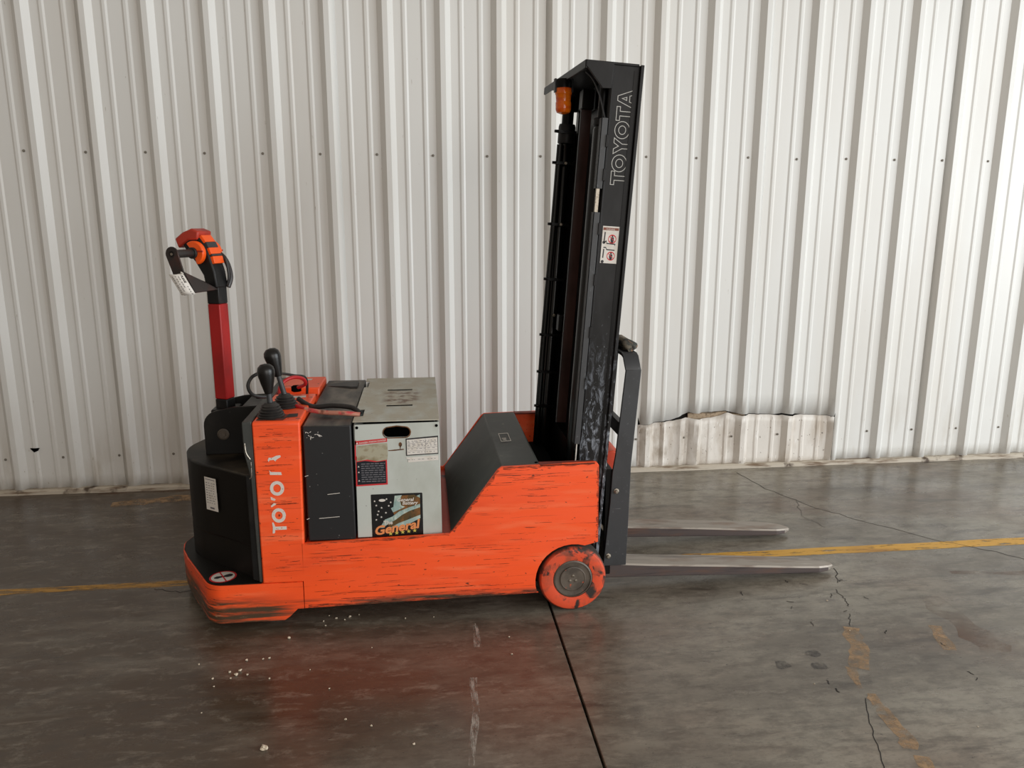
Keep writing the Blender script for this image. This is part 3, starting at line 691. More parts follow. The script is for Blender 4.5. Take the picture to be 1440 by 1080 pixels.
# butterfly throttles on both sides, grip bar, strap guard
GX, GZ = -.050, 1.398
for s in (-1, 1):
    fan = [(GX, GZ)] + [(GX + .046 * math.cos(R(a)), GZ + .046 * math.sin(R(a))) for a in range(-75, 131, 12)]
    th = part(MB().prism(fan, 'y', s * .038, s * .060).xf(tl), 'throttle', 'bright_orange', head, bevel=.004)
    part(MB().cyl((GX, s * .036, GZ), (GX, s * .070, GZ), .022).xf(tl), 'throttle_collar', 'rubber', head, bevel=.002)
    part(MB().box(GX - .002, GX + .046, min(s * .058, s * .063), max(s * .058, s * .063), GZ + .004, GZ + .010).xf(tl), 'throttle_rib', 'cap_red', head)
    if s == 1:
        part(MB().tube([tl((-.030, .04, 1.400)), tl((.000, .048, 1.385)), tl((.020, .054, 1.350)), tl((.034, .048, 1.300)), tl((.032, .030, 1.262))], .010), 'guard_loop', 'strap', head)
        continue
    part(MB().cyl((GX, s * .04, GZ), (GX, s * .178, GZ), .0155).xf(tl), 'grip', 'rubber', head, bevel=.003)
    # end plate of the guard, and the triangular web back to the arm
    end = arc(GX, GZ, .028, 190, 0, 10) + [(-.003, 1.328), (.0365, 1.253), (-.012, 1.245), (-.050, 1.318)]
    part(MB().prism(end, 'y', s * .172, s * .178).xf(tl), 'guard_plate', 'strap', head, bevel=.0015)
    part(MB().cyl((GX, s * .178, GZ), (GX, s * .180, GZ), .005).xf(tl), 'guard_screw', 'steel', head)
    tri = [(-.006, -.176, 1.330), (.0345, -.176, 1.255), (.022, -.022, 1.254), (-.012, -.022, 1.272)]
    part(MB().loft([[tl(v) for v in tri], [tl((v[0] + .004, v[1], v[2] + .003)) for v in tri]]), 'guard_web', 'strap', head)
part(MB().tube([tl((.030, .03, 1.375)), tl((.036, .03, 1.34)), tl((.038, .03, 1.30)), tl((.030, .028, 1.27))], .005), 'head_cable', 'rubber', head)
# --- hydraulic levers
def lever(x, y, lx, top, name):
    b = [(.048, 0), (.050, .004), (.043, .008), (.047, .013), (.039, .017), (.043, .022), (.034, .027), (.038, .032), (.030, .037), (.033, .041), (.024, .046), (.020, .052), (.008, .053)]
    bt = part(MB().lathe(b, (x, y, .8145), (0, 0, 1), 24), 'lever_boot', 'rubber')
    d = Vector((lx, 0, top - .86))
    p0 = Vector((x, y, .86)); L_ = d.length
    part(MB().cyl(p0, p0 + d * .55, .0105, .009), 'lever_rod', 'plate_grey', bt)
    kp = [(.0, -.004), (.014, 0), (.0155, .006), (.019, .020), (.0255, .046), (.0305, .070), (.0315, .084), (.028, .098), (.018, .108), (.0, .112)]
    part(MB().lathe(kp, p0 + d.normalized() * (L_ - .112), d, 24), 'lever_knob', 'knob', bt)
lever(1.492, -1.632, -.010, 1.012, 'a')
lever(1.520, -1.490, -.044, 1.046, 'b')
part(MB().flat([(1.448, -1.690), (1.545, -1.698), (1.562, -1.610), (1.46, -1.60)], zp(.8144)), 'boot_stain', 'edge_worn', colo, smooth=0)
part(MB().flat([(1.548, -1.66), (1.590, -1.65), (1.585, -1.60), (1.552, -1.605)], zp(.8146)), 'boot_stain', 'rubber', colo, smooth=0)
part(MB().tube([(1.480, -1.53, .868), (1.450, -1.56, .872), (1.420, -1.59, .890), (1.410, -1.60, .925), (1.425, -1.59, .955), (1.450, -1.56, .965)], .0065), 'cable_loop', 'rubber')
part(MB().tube([(1.46, -1.44, .93), (1.49, -1.38, .925), (1.53, -1.32, .905), (1.57, -1.27, .882), (1.565, -1.23, .80)], .0055), 'black_wire', 'rubber')
part(MB().tube([(1.535, -1.26, .842), (1.570, -1.29, .862), (1.566, -1.32, .890), (1.535, -1.36, .905), (1.502, -1.40, .895), (1.490, -1.43, .865), (1.508, -1.46, .842), (1.545, -1.49, .826), (1.60, -1.53, .812)], .0075), 'red_cable', 'red_cable')
part(MB().tube([(1.60, -1.53, .812), (1.68, -1.565, .806), (1.75, -1.59, .808), (1.812, -1.590, .800)], (.0085, .009)), 'cable_sheath', 'tan_cable')
part(MB().lathe([(.012, 0), (.015, .01), (.015, .03), (.010, .04)], (1.545, -1.245, .835), (-1, -.2, 0), 12), 'cable_connector', 'dark')

# --- mast, leaning forward 3.8 degrees
LEAN = R(3.8); cl, sl = math.cos(LEAN), math.sin(LEAN)
def ml(v): return (2.715 + v[0] * cl + v[2] * sl, v[1], .60 - v[0] * sl + v[2] * cl)
MZ0, MZ1 = -.47, 1.473
YA, YB = -1.603, -.977      # outer faces of the outer rails
for s, ya in ((1, YA), (-1, YB)):
    yy = lambda a, b: (min(ya + s * a, ya + s * b), max(ya + s * a, ya + s * b))
    mb = MB().box(-.053, .044, *yy(.004, .016), MZ0, MZ1)                        # web
    mb.box(.044, .056, *yy(-.012, .050), MZ0, MZ1)                               # front flange
    mb.box(-.056, -.049, *yy(.0, .050), MZ0, MZ1)                                # rear flange
    rail = part(mb.xf(ml), 'outer_rail', 'mast', bevel=.0015)
    if s == 1: near_rail = rail
    part(MB().box(.024, .034, *yy(.002, .0045), MZ0, MZ1 - .02).xf(ml), 'rail_shade_strip', 'mast_inner', rail)  # black strip standing in for the shade beside the front flange
    mb = MB().box(-.032, .040, *yy(.054, .068), MZ0 + .05, MZ1 - .07).box(-.032, -.024, *yy(.054, .10), MZ0 + .05, MZ1 - .07).box(.030, .040, *yy(.054, .10), MZ0 + .05, MZ1 - .07)
    part(mb.xf(ml), 'inner_rail', 'mast_inner', bevel=.001)
    # lift cylinder behind each rail
    yc = ya + s * .070 if s == 1 else ya + s * .055
    cx = -.066 if s == 1 else -.104
    cy = part(MB().lathe([(.029, -.30), (.029, 1.25), (.024, 1.262), (.024, 1.27)], ml((cx, yc, 0)), (sl, 0, cl), 24), 'lift_cylinder', 'cylinder')
    part(MB().lathe([(.036, 1.245), (.037, 1.25), (.037, 1.315), (.034, 1.325)] if s == -1 else [(.028, 1.262), (.032, 1.266), (.032, 1.285), (.026, 1.292)], ml((cx, yc, 0)), (sl, 0, cl), 24), 'cylinder_collar', 'mast', cy)
    part(MB().cyl(ml((cx, yc, 1.26)), ml((cx, yc, 1.44)), .017 if s == 1 else .025), 'cylinder_rod', 'mast_inner', cy)
    # gusset and tie plates at the top
    gus = [(-.155, 1.476), (-.054, 1.476), (-.056, 1.386), (-.088, 1.384), (-.146, 1.448), (-.155, 1.455)]
    part(MB().prism(gus, 'y', *yy(-.004, .006)).xf(ml), 'top_gusset', 'mast', bevel=.0015)
tie = part(MB().prism([(-.156, YA - .002), (.040, YA - .002), (.040, YB + .002), (-.206, YB + .002)], 'z', 1.468, 1.477).prism([(-.158, YA - .002), (-.150, YA - .002), (-.200, YB + .002), (-.208, YB + .002)], 'z', 1.447, 1.477).xf(ml), 'top_tie_plate', 'mast', bevel=.002)
part(MB().box(-.128, -.045, YB - .016, YB - .012, -.40, 1.30).xf(ml), 'hose_tray', 'mast_inner')
part(MB().box(-.040, .040, YA + .02, YB - .02, 1.36, 1.45).xf(ml), 'top_cross_member', 'mast_inner')
part(MB().box(-.035, .035, YA + .02, YB - .02, .62, .68).xf(ml), 'mid_cross_member', 'mast_inner')
part(MB().box(-.070, .035, YA + .02, YB - .02, -.20, .02).xf(ml), 'lower_cross_member', 'mast_inner')
part(MB().box(-.030, -.024, YA + .07, YB - .07, -.1, 1.36).xf(ml), 'mast_screen', 'mast_inner')
part(MB().box(-.097, -.054, -1.285, -1.277, .06, 1.355).xf(ml), 'centre_guard', 'brown_guard', bevel=.001)
part(MB().box(-.0985, -.0965, -1.288, -1.276, .06, 1.355).xf(ml), 'guard_edge', 'plate_grey')
part(MB().box(-.100, -.052, -1.31, -1.24, 1.355, 1.43).xf(ml), 'chain_anchor', 'mast', bevel=.004)
part(MB().box(-.112, -.066, -1.235, -1.18, .45, .52).xf(ml), 'hose_clamp', 'mast_inner', bevel=.004)
# angle strips along the near rail, with tabs
for z0, z1 in ((1.035, 1.285), (.055, .950)):
    st = part(MB().box(-.082, -.058, YA - .001, YA + .004, z0, z1).box(-.082, -.078, YA - .001, YA + .04, z0, z1).xf(ml), 'guide_strip', 'plate_grey', bevel=.001)
    for z in ((z0 + .05, z0 + .17) if z0 > 1 else (z1 - .06, z1 - .25, z1 - .45, z1 - .65)):
        part(MB().box(-.060, -.050, YA - .006, YA + .0, z - .022, z + .022).xf(ml), 'strip_tab', 'mast', st, bevel=.001)
part(MB().box(-.078, -.066, YA + .004, YA + .02, .945, 1.04).xf(ml), 'strip_joint', 'steel')
part(MB().tube([ml((-.070, YA + .002, .06)), ml((-.070, YA + .002, -.02)), ml((-.072, YA + .01, -.06))], .0025, 6), 'control_wire', 'label_white')
# hydraulic hoses on the far cylinder with clamps
hc = YB - .055
for dx, dy, rr in ((-.142, .0, .009), (-.138, -.035, .008)):
    part(MB().tube([ml((dx, hc + dy, -.25)), ml((dx, hc + dy, .4)), ml((dx + .006, hc + dy, .9)), ml((dx + .008, hc + dy, 1.24))], rr), 'hydraulic_hose', 'cylinder')
for z in (1.29, 1.16, .90, .66, .41, .24, .08):
    part(MB().box(-.146, -.068, hc - .043, hc - .030, z - .006, z + .006).xf(ml), 'cylinder_clamp', 'cylinder')
    part(MB().cyl(ml((-.142, hc - .036, z)), ml((-.164, hc - .036, z)), .0075, .006, 8), 'clamp_bolt', 'cylinder')
for z in (1.16, .90, .50):
    part(MB().lathe([(.007, 0), (.007, .006), (.004, .008)], ml((-.105, hc - .040, z)), (0, -1, 0), 8), 'clamp_nut', 'steel')
part(MB().tube([ml((-.145, YA + .05, 1.445)), ml((-.115, YA + .05, 1.42)), ml((-.088, YA + .03, 1.36)), ml((-.068, YA + .01, 1.285))], .003, 6), 'beacon_wire', 'plate_grey')
# amber beacon under the tie plate
bx = ml((-.158, 0, 1.42))[0]
BY = -1.32; BX = 2.628
bc = part(MB().lathe([(.030, 0), (.032, -.004), (.032, -.020), (.0335, -.022), (.0335, -.026), (.031, -.030), (.029, -.055), (.031, -.058), (.0305, -.085), (.026, -.096), (.012, -.101), (0, -.102)], (BX, BY, 2.035), (0, 0, 1), 28), 'beacon_lens', 'amber')
part(MB().lathe([(.028, 0), (.034, -.01), (.034, -.034)], (BX, BY, 2.064), (0, 0, 1), 20), 'beacon_base', 'mast_inner', bc)
for a in (-1, 1):
    part(MB().box(BX + a * .033 - .004, BX + a * .033 + .004, BY - .012, BY + .012, 2.015, 2.065), 'beacon_bracket', 'mast', bc)
# outlined lettering, reading upwards on the near rail
LET = {'T': (.90, [[(0, 1), (0, .76), (.30, .76), (.30, 0), (.60, 0), (.60, .76), (.90, .76), (.90, 1)]]),
       'O': (1.12, [circ(.56, .5, .56, .52, 26), circ(.56, .5, .28, .25, 20)]),
       'Y': (1.04, [[(0, 1), (.32, 1), (.52, .66), (.72, 1), (1.04, 1), (.67, .42), (.67, 0), (.37, 0), (.37, .42)]]),
       'A': (1.10, [[(0, 0), (.30, 0), (.36, .18), (.74, .18), (.80, 0), (1.10, 0), (.70, 1), (.40, 1)], [(.45, .38), (.65, .38), (.55, .70)]])}
def mast_t(p): return ml((.0315 - .0535 * p[1] - .006, YA + .0032, 1.053 + .0535 * p[0]))
mb = MB(); x = 0
for c in 'TOYOTA':
    wd, loops = LET[c]
    for l in loops: mb.ribbon([(x + a, b) for a, b in l], .042, mast_t)
    part(mb, 'letter', 'outline_print', near_rail, smooth=0); mb = MB()
    x += wd - .02 if c in 'YT' else wd + .05
# warning decal on the near rail
DZ0, DZ1 = .765, .902
def dm(h): return lambda p: ml((-.0405 + .063 * p[0], YA + .0036 - h, DZ0 + (DZ1 - DZ0) * p[1]))
dec = part(MB().flat([(0, 0), (1, 0), (1, 1), (0, 1)], dm(0)), 'warning_decal', 'label_white', near_rail, smooth=0)
part(MB().flat([(.03, .89), (.97, .89), (.97, .96), (.03, .96)], dm(.0003)), 'decal_header', 'print_brown', near_rail, smooth=0)
mb = MB(); mr = MB(); A_ = .063 / (DZ1 - DZ0)
for oy in (0, -.46):
    mr.ribbon(circ(.62, .66 + oy, .23, .23 * A_, 24), .035, dm(.0004)); mr.ribbon([(.47, .66 + oy + .06), (.77, .66 + oy - .06)], .02, dm(.00045), closed=False)
    part(mr, 'decal_ring', 'print_red', near_rail, smooth=0); mr = MB()
    mb.flat(circ(.62, .735 + oy, .05, .05 * A_, 10), dm(.0004)); mb.flat([(.53, .71 + oy), (.71, .71 + oy), (.72, .63 + oy), (.68, .56 + oy), (.56, .56 + oy), (.52, .63 + oy)], dm(.0004))
    mb.ribbon([(.16, .84 + oy), (.14, .60 + oy)], .07, dm(.0004), closed=False)
    mb.flat(circ(.13, .56 + oy + (-.06 if oy else 0), .09, .09 * A_, 14), dm(.0004))
mb.ribbon([(.13, .56), (.27, .60), (.31, .535), (.82, .525), (.80, .48)], .03, dm(.0004), closed=False)
mb.ribbon([(.13, .425), (.28, .425), (.33, .37), (.82, .36)], .03, dm(.0004), closed=False)
tag(part(mb, 'decal_pictogram', 'ink', near_rail, smooth=0), None, kind='stuff')
part(MB().text('WARNING', .075, lambda p: dm(.0006)((.2 + p[0] * 1.5, .90 + p[1] * .75))), 'decal_wording', 'label_white', near_rail, smooth=0)

# --- carriage, backrest and forks
PYN, PYI = -1.588, -1.576
plate_poly = [(2.772, .128), (2.868, .128), (2.872, .30), (2.876, .56), (2.905, .950), (2.843, .950), (2.811, .600), (2.800, .530), (2.794, .40)]
for s in (1, -1):
    y0, y1 = (PYN, PYI) if s == 1 else (2 * YC - PYI, 2 * YC - PYN)
    pl = part(MB().prism(plate_poly, 'y', y0, y1), 'backrest_plate', 'plate_grey', bevel=.002)
    yf = PYN if s == 1 else 2 * YC - PYN
    for bxp, bz in ((2.818, .452), (2.792, .172)):
        part(MB().lathe([(.0115, 0), (.0115, .003), (.008, .004), (.008, .009), (.006, .011)], (bxp, yf, bz), (0, -s, 0), 8), 'plate_bolt', 'steel', pl)
path = [(PYN, .945), (PYN + .004, .962), (PYN + .028, 1.002), (PYN + .046, 1.012)]
path = path + [(2 * YC - y, z) for y, z in reversed(path)]
rings = []
for i, (y, z) in enumerate(path):
    e = min(i, len(path) - 1 - i) / 3
    x0 = 2.8425 - .010 * e; x1 = 2.9045 - .008 * e
    a = [0, .25, .75, 1][min(i, len(path) - 1 - i)]; sg = 1 if i < len(path) / 2 else -1
    iy, iz = sg * .012 * (1 - a), -.012 * a
    rings.append([(x0, y, z), (x1, y, z), (x1, y + iy, z + iz), (x0, y + iy, z + iz)])
part(MB().loft(rings), 'backrest_band', 'plate_grey', bevel=.002)
part(MB().box(2.845, 2.872, PYI, 2 * YC - PYI, .655, .712), 'backrest_crossbar', 'plate_grey', bevel=.002)
part(MB().prism([(2.848, .70), (2.868, .70), (2.888, 1.005), (2.868, 1.005)], 'y', -1.302, -1.288), 'backrest_bar', 'mast', bevel=.002)
part(MB().box(2.775, 2.805, PYI, 2 * YC - PYI, .085, .54), 'carriage', 'mast_inner', bevel=.003)
part(MB().prism([(2.800, .46), (2.808, .558), (2.850, .564), (2.884, .548), (2.886, .505), (2.872, .49), (2.866, .455), (2.84, .45)], 'y', -1.40, -1.20), 'carriage_bracket', 'orange_plain', bevel=.006)
part(MB().prism([(2.795, .27), (2.812, .27), (2.818, .43), (2.804, .44)], 'y', -1.55, -1.50), 'bracket_strip', 'orange_plain', bevel=.002)
part(MB().tube([(2.80, -1.50, .49), (2.82, -1.53, .462), (2.85, -1.50, .452), (2.87, -1.42, .46)], .004, 6), 'carriage_hose', 'rubber')
part(MB().prism([(2.735, .325), (2.745, .333), (2.798, .262), (2.788, .25)], 'y', -1.56, -1.53), 'tilt_link', 'steel', bevel=.002)
secs = [(2.776, .054, .122, .052), (2.86, .055, .112, .050), (3.00, .055, .100, .047), (3.35, .055, .077, .034), (3.66, .054, .054, .022), (3.75, .050, .047, .019), (3.80, .034, .041, .018), (3.832, .010, .034, .019)]
for yc in (-1.486, -1.072):
    rings = []
    for x, hw, zt, zb in secs:
        c = min(.006, hw * .4, (zt - zb) * .45)
        rings.append([(x, yc - hw, zb + c * .5), (x, yc - hw + c * .5, zb), (x, yc + hw - c * .5, zb), (x, yc + hw, zb + c * .5), (x, yc + hw, zt - c), (x, yc + hw - c, zt), (x, yc - hw + c, zt), (x, yc - hw, zt - c)])
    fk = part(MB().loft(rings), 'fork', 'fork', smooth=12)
    fk.data.materials.append(M['fork_side_shaded']); fk.data.materials.append(M['fork_edge_lit'])
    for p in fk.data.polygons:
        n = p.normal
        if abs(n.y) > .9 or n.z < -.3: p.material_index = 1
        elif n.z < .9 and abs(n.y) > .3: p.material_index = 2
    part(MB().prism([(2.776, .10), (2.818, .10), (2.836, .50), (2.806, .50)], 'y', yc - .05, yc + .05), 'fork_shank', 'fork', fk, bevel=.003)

# ================================================================ battery (lifts out of the tray)
BO = (1.95, -1.28, .342)
bat = empty('traction_battery', BO)
tag(bat, 'grey steel battery box with flag label, sitting in the orange tray of the stacker', 'battery')
def bpart(mb, name, m, parent=bat, **k): return mb.build(name, m, parent, BO, **k)
# shift material coordinates: battery parts use the same z as the world
M['battery'].node_tree  # (object coordinates are relative to the battery base)
BX0, BX1, BYN, BYF = 1.793, 2.108, -1.684, -.884
bpart(MB().box(BX0 + .012, BX1 - .012, BYN + .014, BYF - .012, .3425, .70), 'battery_dark_core', 'dark')  # black block paints in the shade behind the slots and handle hole
def stad(x0, x1, z0, z1, n=8):
    r = (z1 - z0) / 2; zc = (z0 + z1) / 2
    return arc(x1 - r, zc, r, -90, 90, n) + [((x0 + x1) / 2, z1 + .004)] + arc(x0 + r, zc, r, 90, 270, n)
front = bpart(MB().plate([[(BX0, .3425), (BX1 + .004, .3425), (BX1, .787), (BX0 + .004, .785)], stad(1.901, 2.001, .733, .772)], lambda p, w: (p[0], BYN + w, p[1]), .008), 'front_panel', 'battery', bevel=.0015, smooth=25)
bpart(MB().ribbon([p for p in stad(1.900, 2.002, .731, .773)], .004, lambda p: (p[0], BYN - .0006, p[1])), 'handle_rim', 'rust', front, smooth=0)
bpart(MB().box(BX1 - .006, BX1, BYN + .009, BYF, .3425, .782), 'side_panel', 'battery', bevel=.001)
bpart(MB().box(BX0, BX0 + .006, BYN + .009, BYF, .3425, .780), 'side_panel', 'battery', bevel=.001)
bpart(MB().box(BX0 + .007, BX1 - .007, BYF - .008, BYF, .3425, .780), 'rear_panel', 'battery', bevel=.001)
def rect(x0, x1, y0, y1): return [(x0, y0), (x1, y0), (x1, y1), (x0, y1)]
lid_o = [(BX0 - .002, BYN - .001), (BX1 + .001, BYN - .001), (BX1 + .001, BYF + .002), (BX0 - .002, BYF + .002), (BX0 - .002, -.945), (BX0 + .016, -.950), (BX0 + .016, -1.075), (BX0 - .002, -1.082),
         (BX0 - .002, -1.490), (BX0 + .030, -1.494), (BX0 + .030, -1.603), (BX0 - .002, -1.608)]
lid = bpart(MB().plate([lid_o, rect(1.897, 2.004, -1.163, -1.131), rect(1.904, 2.008, -1.453, -1.425)], lambda p, w: (p[0], p[1], .7972 - w), .003), 'lid', 'battery', bevel=.001, smooth=25)
for x, z in ((1.806, .774), (2.098, .774)):
    bpart(MB().lathe([(.0055, 0), (.0055, .002), (.003, .003)], (x, BYN, z), (0, -1, 0), 10), 'panel_screw', 'dark', front)
# front labels
def bf(h): return lambda p: (p[0], BYN - .0006 - h, p[1])
mb = MB(); mb.flat([(1.794, .547), (1.912, .550), (1.912, .664), (1.798, .664)], bf(0)); mb.flat([(1.794, .650), (1.799, .650), (1.801, .728), (1.796, .722)], bf(0)); mb.flat([(1.796, .708), (1.915, .717), (1.915, .731), (1.796, .723)], bf(0))
bpart(mb, 'danger_label', 'print_red', front, smooth=0)
bpart(MB().flat([(1.800, .553), (1.907, .556), (1.907, .644), (1.87, .640), (1.83, .646), (1.800, .642)], bf(.0003)), 'danger_label_field', 'print_navy', front, smooth=0)
bpart(MB().flat([(1.801, .645), (1.84, .651), (1.875, .643), (1.913, .648), (1.916, .668), (1.915, .712), (1.88, .712), (1.84, .707), (1.804, .704)], bf(.0004)), 'torn_label_patch', 'battery_stain', front, smooth=0)
mb = MB().text('DANGER POISON DANGER', .0088, lambda p: bf(.0004)((1.812 + p[0] * .92, .7118 + p[1] + p[0] * .085)), bold=.0001)
mb.flat([(1.800, .711), (1.809, .7115), (1.805, .719)], bf(.0004))
bpart(mb, 'danger_wording', 'label_white', front, smooth=0)
mb = MB()
for i in range(9):
    z = .634 - i * .0086; x = 1.816
    while x < 1.90:
        l = random.uniform(.008, .022); mb.ribbon([(x, z + .0008 * i * 0), (min(x + l, 1.904), z)], .0036, bf(.0006), closed=False); x += l + .003
tag(bpart(mb, 'danger_small_print', 'ink_grey', front, smooth=0), None, kind='stuff')
mb = MB()
for z in (.625, .603, .570): mb.flat([(1.803, z - .003), (1.810, z - .003), (1.8065, z + .003)], bf(.0006))
tag(bpart(mb, 'danger_symbols', 'label_white', front, smooth=0), None, kind='stuff')
bpart(MB().flat([(1.983, .660), (2.1035, .664), (2.1035, .735), (1.983, .727)], bf(.0001)), 'data_plate_border', 'ink', front, smooth=0)
mb = MB().flat([(1.987, .664), (2.101, .668), (2.101, .729), (1.987, .722)], bf(.0003)); mb.flat([(1.990, .634), (2.1035, .640), (2.1035, .658), (1.984, .654), (1.984, .648), (1.990, .648)], bf(.0003))
bpart(mb, 'data_plate', 'label_white', front, smooth=0)
mb = MB()
for z in (.678, .690, .708): mb.ribbon([(1.988, z), (2.100, z + .004)], .0008, bf(.0005), closed=False)
mb.ribbon([(2.055, .668), (2.056, .726)], .0008, bf(.0005), closed=False)
for z in (.716, .7115, .704, .700, .696, .686, .672, .644):
    x = 1.99
    while x < 2.094:
        l = random.uniform(.003, .012); mb.ribbon([(x, z + .03 * (x - 1.99)), (x + l, z + .03 * (x + l - 1.99))], .0017, bf(.0005), closed=False); x += l + random.uniform(.003, .012)
tag(bpart(mb, 'data_plate_print', 'ink_grey', front, smooth=0), None, kind='stuff')
mb = MB().flat([(1.918, .684), (1.94, .686), (1.975, .688), (1.976, .684), (1.94, .681), (1.918, .681)], bf(.0002)); mb.flat(circ(1.963, .705, .0065, .009, 10), bf(.0002)); mb.flat([(1.961, .700), (1.965, .700), (1.964, .688), (1.961, .688)], bf(.0002))
bpart(mb, 'rust_run', 'rust', front, smooth=0)
# flag label
GX0, GX1, GZ0, GZ1 = 1.847, 2.040, .3435, .513
def gf(h): return lambda p: (GX0 + (GX1 - GX0) * p[0], BYN - .0006 - h, GZ0 + (GZ1 - GZ0) * p[1])
bpart(MB().flat([(0, 0), (1, 0), (1, .985), (.985, 1), (.015, 1), (0, .985)], gf(0)), 'flag_label', 'print_black', front, smooth=0)
mb = MB(); mo = MB()
mb.flat([(.42, .62), (.46, .95), (.60, .96), (.56, .86), (.60, .70), (.50, .58)], gf(.0003))
mb.flat([(.38, .66), (.60, .80), (.74, .86), (.95, .96), (.95, .84), (.80, .80), (.62, .66), (.42, .56)], gf(.0004))
mb.flat([(.08, .22), (.16, .22), (.26, .40), (.40, .46), (.54, .58), (.72, .66), (.95, .78), (.95, .66), (.74, .58), (.60, .50), (.46, .38), (.30, .28), (.22, .20)], gf(.0005))
mb.flat([(.36, .20), (.52, .30), (.72, .38), (.95, .48), (.95, .40), (.74, .28), (.56, .20)], gf(.0005))
mo.flat([(.56, .86), (.60, .95), (.84, .96), (.95, .88), (.95, .74), (.72, .66), (.58, .72)], gf(.00055))
mo.flat([(.42, .56), (.62, .66), (.80, .80), (.95, .84), (.95, .78), (.72, .66), (.54, .58), (.44, .50)], gf(.00035))
mo.flat([(.30, .28), (.46, .38), (.60, .50), (.74, .58), (.95, .66), (.95, .48), (.72, .38), (.52, .30), (.36, .20)], gf(.00035))
bpart(mo, 'flag_dark_stripes', 'print_olive', front, smooth=0); bpart(mb, 'flag_pale_stripes', 'print_pale', front, smooth=0)
def star(cx, cy, r, asp=1.14):
    return [(cx + (r if i % 2 == 0 else r * .42) * math.sin(i * PI / 5), cy + (r if i % 2 == 0 else r * .42) * math.cos(i * PI / 5) * asp) for i in range(10)]
mb = MB()
for x, y in ((.07, .84), (.10, .74), (.14, .60), (.20, .68), (.12, .52), (.28, .56), (.19, .46), (.09, .40), (.34, .72), (.30, .88), (.38, .80)):
    mb.flat(star(x, y, .023), gf(.0004))
mb.flat(circ(.215, .855, .066, .032, 16), gf(.0005))
tag(bpart(mb, 'flag_stars', 'label_white', front, smooth=0), None, kind='stuff')
bpart(MB().text('General', .10, lambda p: gf(.0009)((.50 + p[0], .815 + p[1] * 1.1)), shear=.2, bold=.002), 'flag_wording', 'label_white', front, smooth=0)
bpart(MB().text('Battery', .10, lambda p: gf(.0009)((.60 + p[0], .735 + p[1] * 1.1)), shear=.2, bold=.002), 'flag_wording', 'label_white', front, smooth=0)
bpart(MB().text('The', .11, lambda p: gf(.0014)((.23 + p[0], .285 + p[1] * 1.1)), bold=.004), 'flag_wording', 'label_white', front, smooth=0)
bpart(MB().text('General', .29, lambda p: gf(.0010)((.045 + p[0] * .935, .035 + p[1] * 1.0 + p[0] * .15)), shear=.12, bold=.010), 'flag_title', 'print_orange', front, smooth=0)
mb = MB()
for i in range(5): mb.flat(star(.36 + i * .118, .058 + i * .013, .045), gf(.0013))
tag(bpart(mb, 'flag_yellow_stars', 'print_yellow', front, smooth=0), None, kind='stuff')

# ================================================================ loose things
def tl_v(x, y, z): return Vector(tl((x, y, z)))
# paper tag hanging on the guard corner
c0 = Vector((1.133, -1.494, 1.327)); e1 = Vector((.047, .010, .004)); e2 = Vector((.036, .012, -.078))
def tg(p, w=0): return tuple(c0 + e1 * p[0] + e2 * p[1] + e1.cross(e2).normalized() * -w)
tgn = e1.cross(e2).normalized(); tgs = 1 if tgn.y < 0 else -1
def tg(p, w=0):
    q = c0 + e1 * p[0] + e2 * p[1] + tgn * tgs * (w + .004 * math.sin(p[1] * 2.4)); return tuple(q - Vector(c0))
rows = 6
vs = [tg((a, i / rows + (.03 * (1 - 2 * abs(a - .5)) if i == 0 else 0))) for i in range(rows + 1) for a in (0, .5, 1)]
card = MB().add(vs, [(i * 3 + k, i * 3 + k + 1, i * 3 + k + 4, i * 3 + k + 3) for i in range(rows) for k in (0, 1)])
tagroot = empty('paper_tag', tuple(c0))
tag(tagroot, 'white handwritten paper tag hanging from the tiller handle guard', 'tag')
cobj = card.build('card', 'label_white', tagroot, (0, 0, 0), smooth=60)
sd = cobj.modifiers.new('t', 'SOLIDIFY'); sd.thickness = .0005; sd.offset = 0
mb = MB()
mb.text('PLEASE', .20, lambda p: tg((.74 + p[1] * 1.0, .10 + p[0] * .55), .0008), bold=.008)
for j, (u0, s0_, s1_) in enumerate(((.80, .60, .95), (.57, .12, .62), (.36, .10, .80), (.15, .10, .88))):
    v = s0_
    while v < s1_:
        k = random.choice((2, 3)); pts = [(u0 + (.055 if i % 2 else -.055) * random.uniform(.5, 1), v + i * .028) for i in range(k + 1)]
        mb.ribbon(pts, .020, lambda p: tg(p, .0008), closed=False); v += k * .028 + random.choice((.02, .03, .06))
tag(mb.build('handwriting', 'ink', tagroot, (0, 0, 0), smooth=0), None, kind='stuff')
MB().tube([tuple(Vector(tg((.85, .06), .0))), tuple(Vector((.044, .000, .008))), tuple(Vector((.050, .004, .002)))], .002, 6).build('tie', 'label_white', tagroot, (0, 0, 0))
# rolled rag lying on the backrest band
RG = (2.872, -1.40, 1.0135)
mb = MB(); rings = []
n = 16
for i in range(15):
    t = i / 14; y = -1.535 + .26 * t; ring = []
    for k in range(n):
        a = 2 * PI * k / n
        f = 1 + .22 * noise.noise(Vector((math.cos(a) * 1.6 + 3, math.sin(a) * 1.6, t * 5))) + .10 * math.sin(3 * a + t * 7)
        e = min(1, 4.5 * min(t, 1 - t) + .35)
        ring.append((2.872 + .034 * e * f * math.cos(a) + .006 * math.sin(t * 6), y, max(1.0135, 1.0135 + .016 * e + .023 * e * f * math.sin(a))))
    rings.append(ring)
rg = MB().loft(rings).build('rolled_rag', 'rag', None, RG, smooth=70)
tag(rg, 'crumpled tan and grey rag lying on the top band of the load backrest', 'rag')
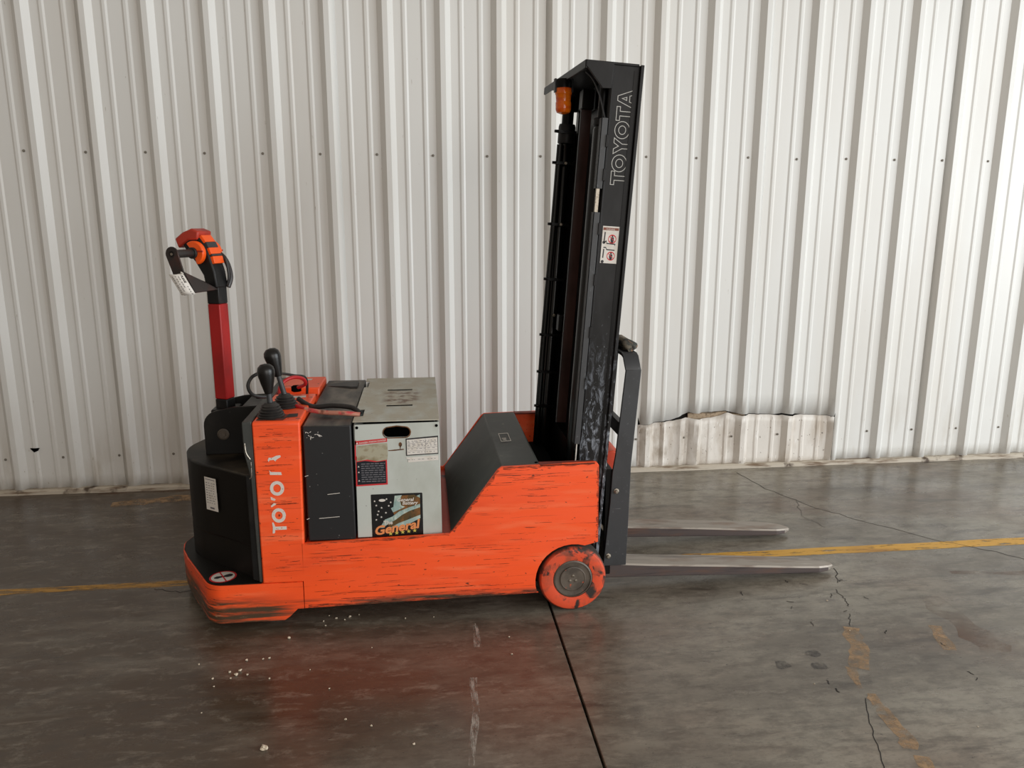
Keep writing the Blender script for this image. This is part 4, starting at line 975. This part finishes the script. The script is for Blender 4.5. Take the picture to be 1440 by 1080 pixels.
# crumbs on the floor
crumbs = [(1.563, -2.411, 6), (1.536, -1.79, 4), (1.694, -1.661, 3), (1.403, -1.989, 4), (1.395, -2.012, 4), (1.369, -1.993, 3), (1.321, -2.026, 3), (1.337, -2.073, 2), (1.411, -1.923, 3), (1.467, -1.921, 2), (1.488, -1.919, 3), (1.512, -2.048, 2), (1.432, -2.014, 2), (1.381, -2.030, 2), (1.334, -2.213, 1), (1.72, -2.129, 2), (1.87, -2.339, 2), (1.789, -2.298, 2), (2.001, -2.44, 3), (1.746, -1.656, 3), (1.647, -1.678, 2), (1.728, -1.676, 2), (1.664, -1.636, 1), (1.78, -1.643, 1), (1.659, -1.712, 2), (1.962, -1.692, 2), (2.072, -1.694, 1), (2.349, -1.875, 2), (2.346, -1.991, 2), (1.641, -2.008, 1), (1.845, -1.89, 1), (1.251, -1.932, 2), (3.673, -1.746, 2), (4.621, -0.927, 1), (4.794, -0.967, 1), (4.957, -1.083, 1), (4.14, -0.463, 1), (3.638, -1.978, 2), (3.721, -2.558, 1), (3.333, -2.289, 1)]
import bmesh
def crumb_mesh(seed):
    bm = bmesh.new(); bmesh.ops.create_icosphere(bm, subdivisions=2, radius=1)
    for v in bm.verts:
        v.co *= 1 + .8 * noise.noise(v.co * 1.3 + Vector((seed * 7, 0, 0))); v.co.z *= .62
    mn = min(v.co.z for v in bm.verts)
    for v in bm.verts: v.co.z -= mn
    me = bpy.data.meshes.new('crumb'); bm.to_mesh(me); bm.free(); me.materials.append(M['pebble']); return me
cms = [crumb_mesh(i) for i in range(4)]
for i, (x, y, s) in enumerate(crumbs):
    o = bpy.data.objects.new('crumb', cms[i % 4]); col.objects.link(o)
    r = {1: .0022, 2: .0030, 3: .0042, 4: .0058, 6: .0092}[s]
    o.location = (x, y, 0); o.scale = (r, r * random.uniform(.8, 1.2), r); o.rotation_euler = (0, 0, random.uniform(0, 6))
    if s == 6: tag(o, 'largest white pebble alone on the floor near the bottom edge', 'pebble')
    elif i == 1: tag(o, 'single white pebble just below the rounded rear skirt end', 'pebble')
    elif x > 3: tag(o, 'tiny pale crumb on the floor right of the joint, around the forks', 'crumb', 'crumbs on the right slab')
    elif y > -1.72: tag(o, 'small white crumb on the floor along the orange side panel', 'crumb', 'crumbs beside the side panel')
    elif x < 1.53 and y > -2.1: tag(o, 'small white crumb in the scatter in front of the rear skirt', 'crumb', 'crumbs in front of the skirt')
    else: tag(o, 'tiny white crumb strewn on the dark floor in the foreground', 'crumb', 'crumbs in the foreground')
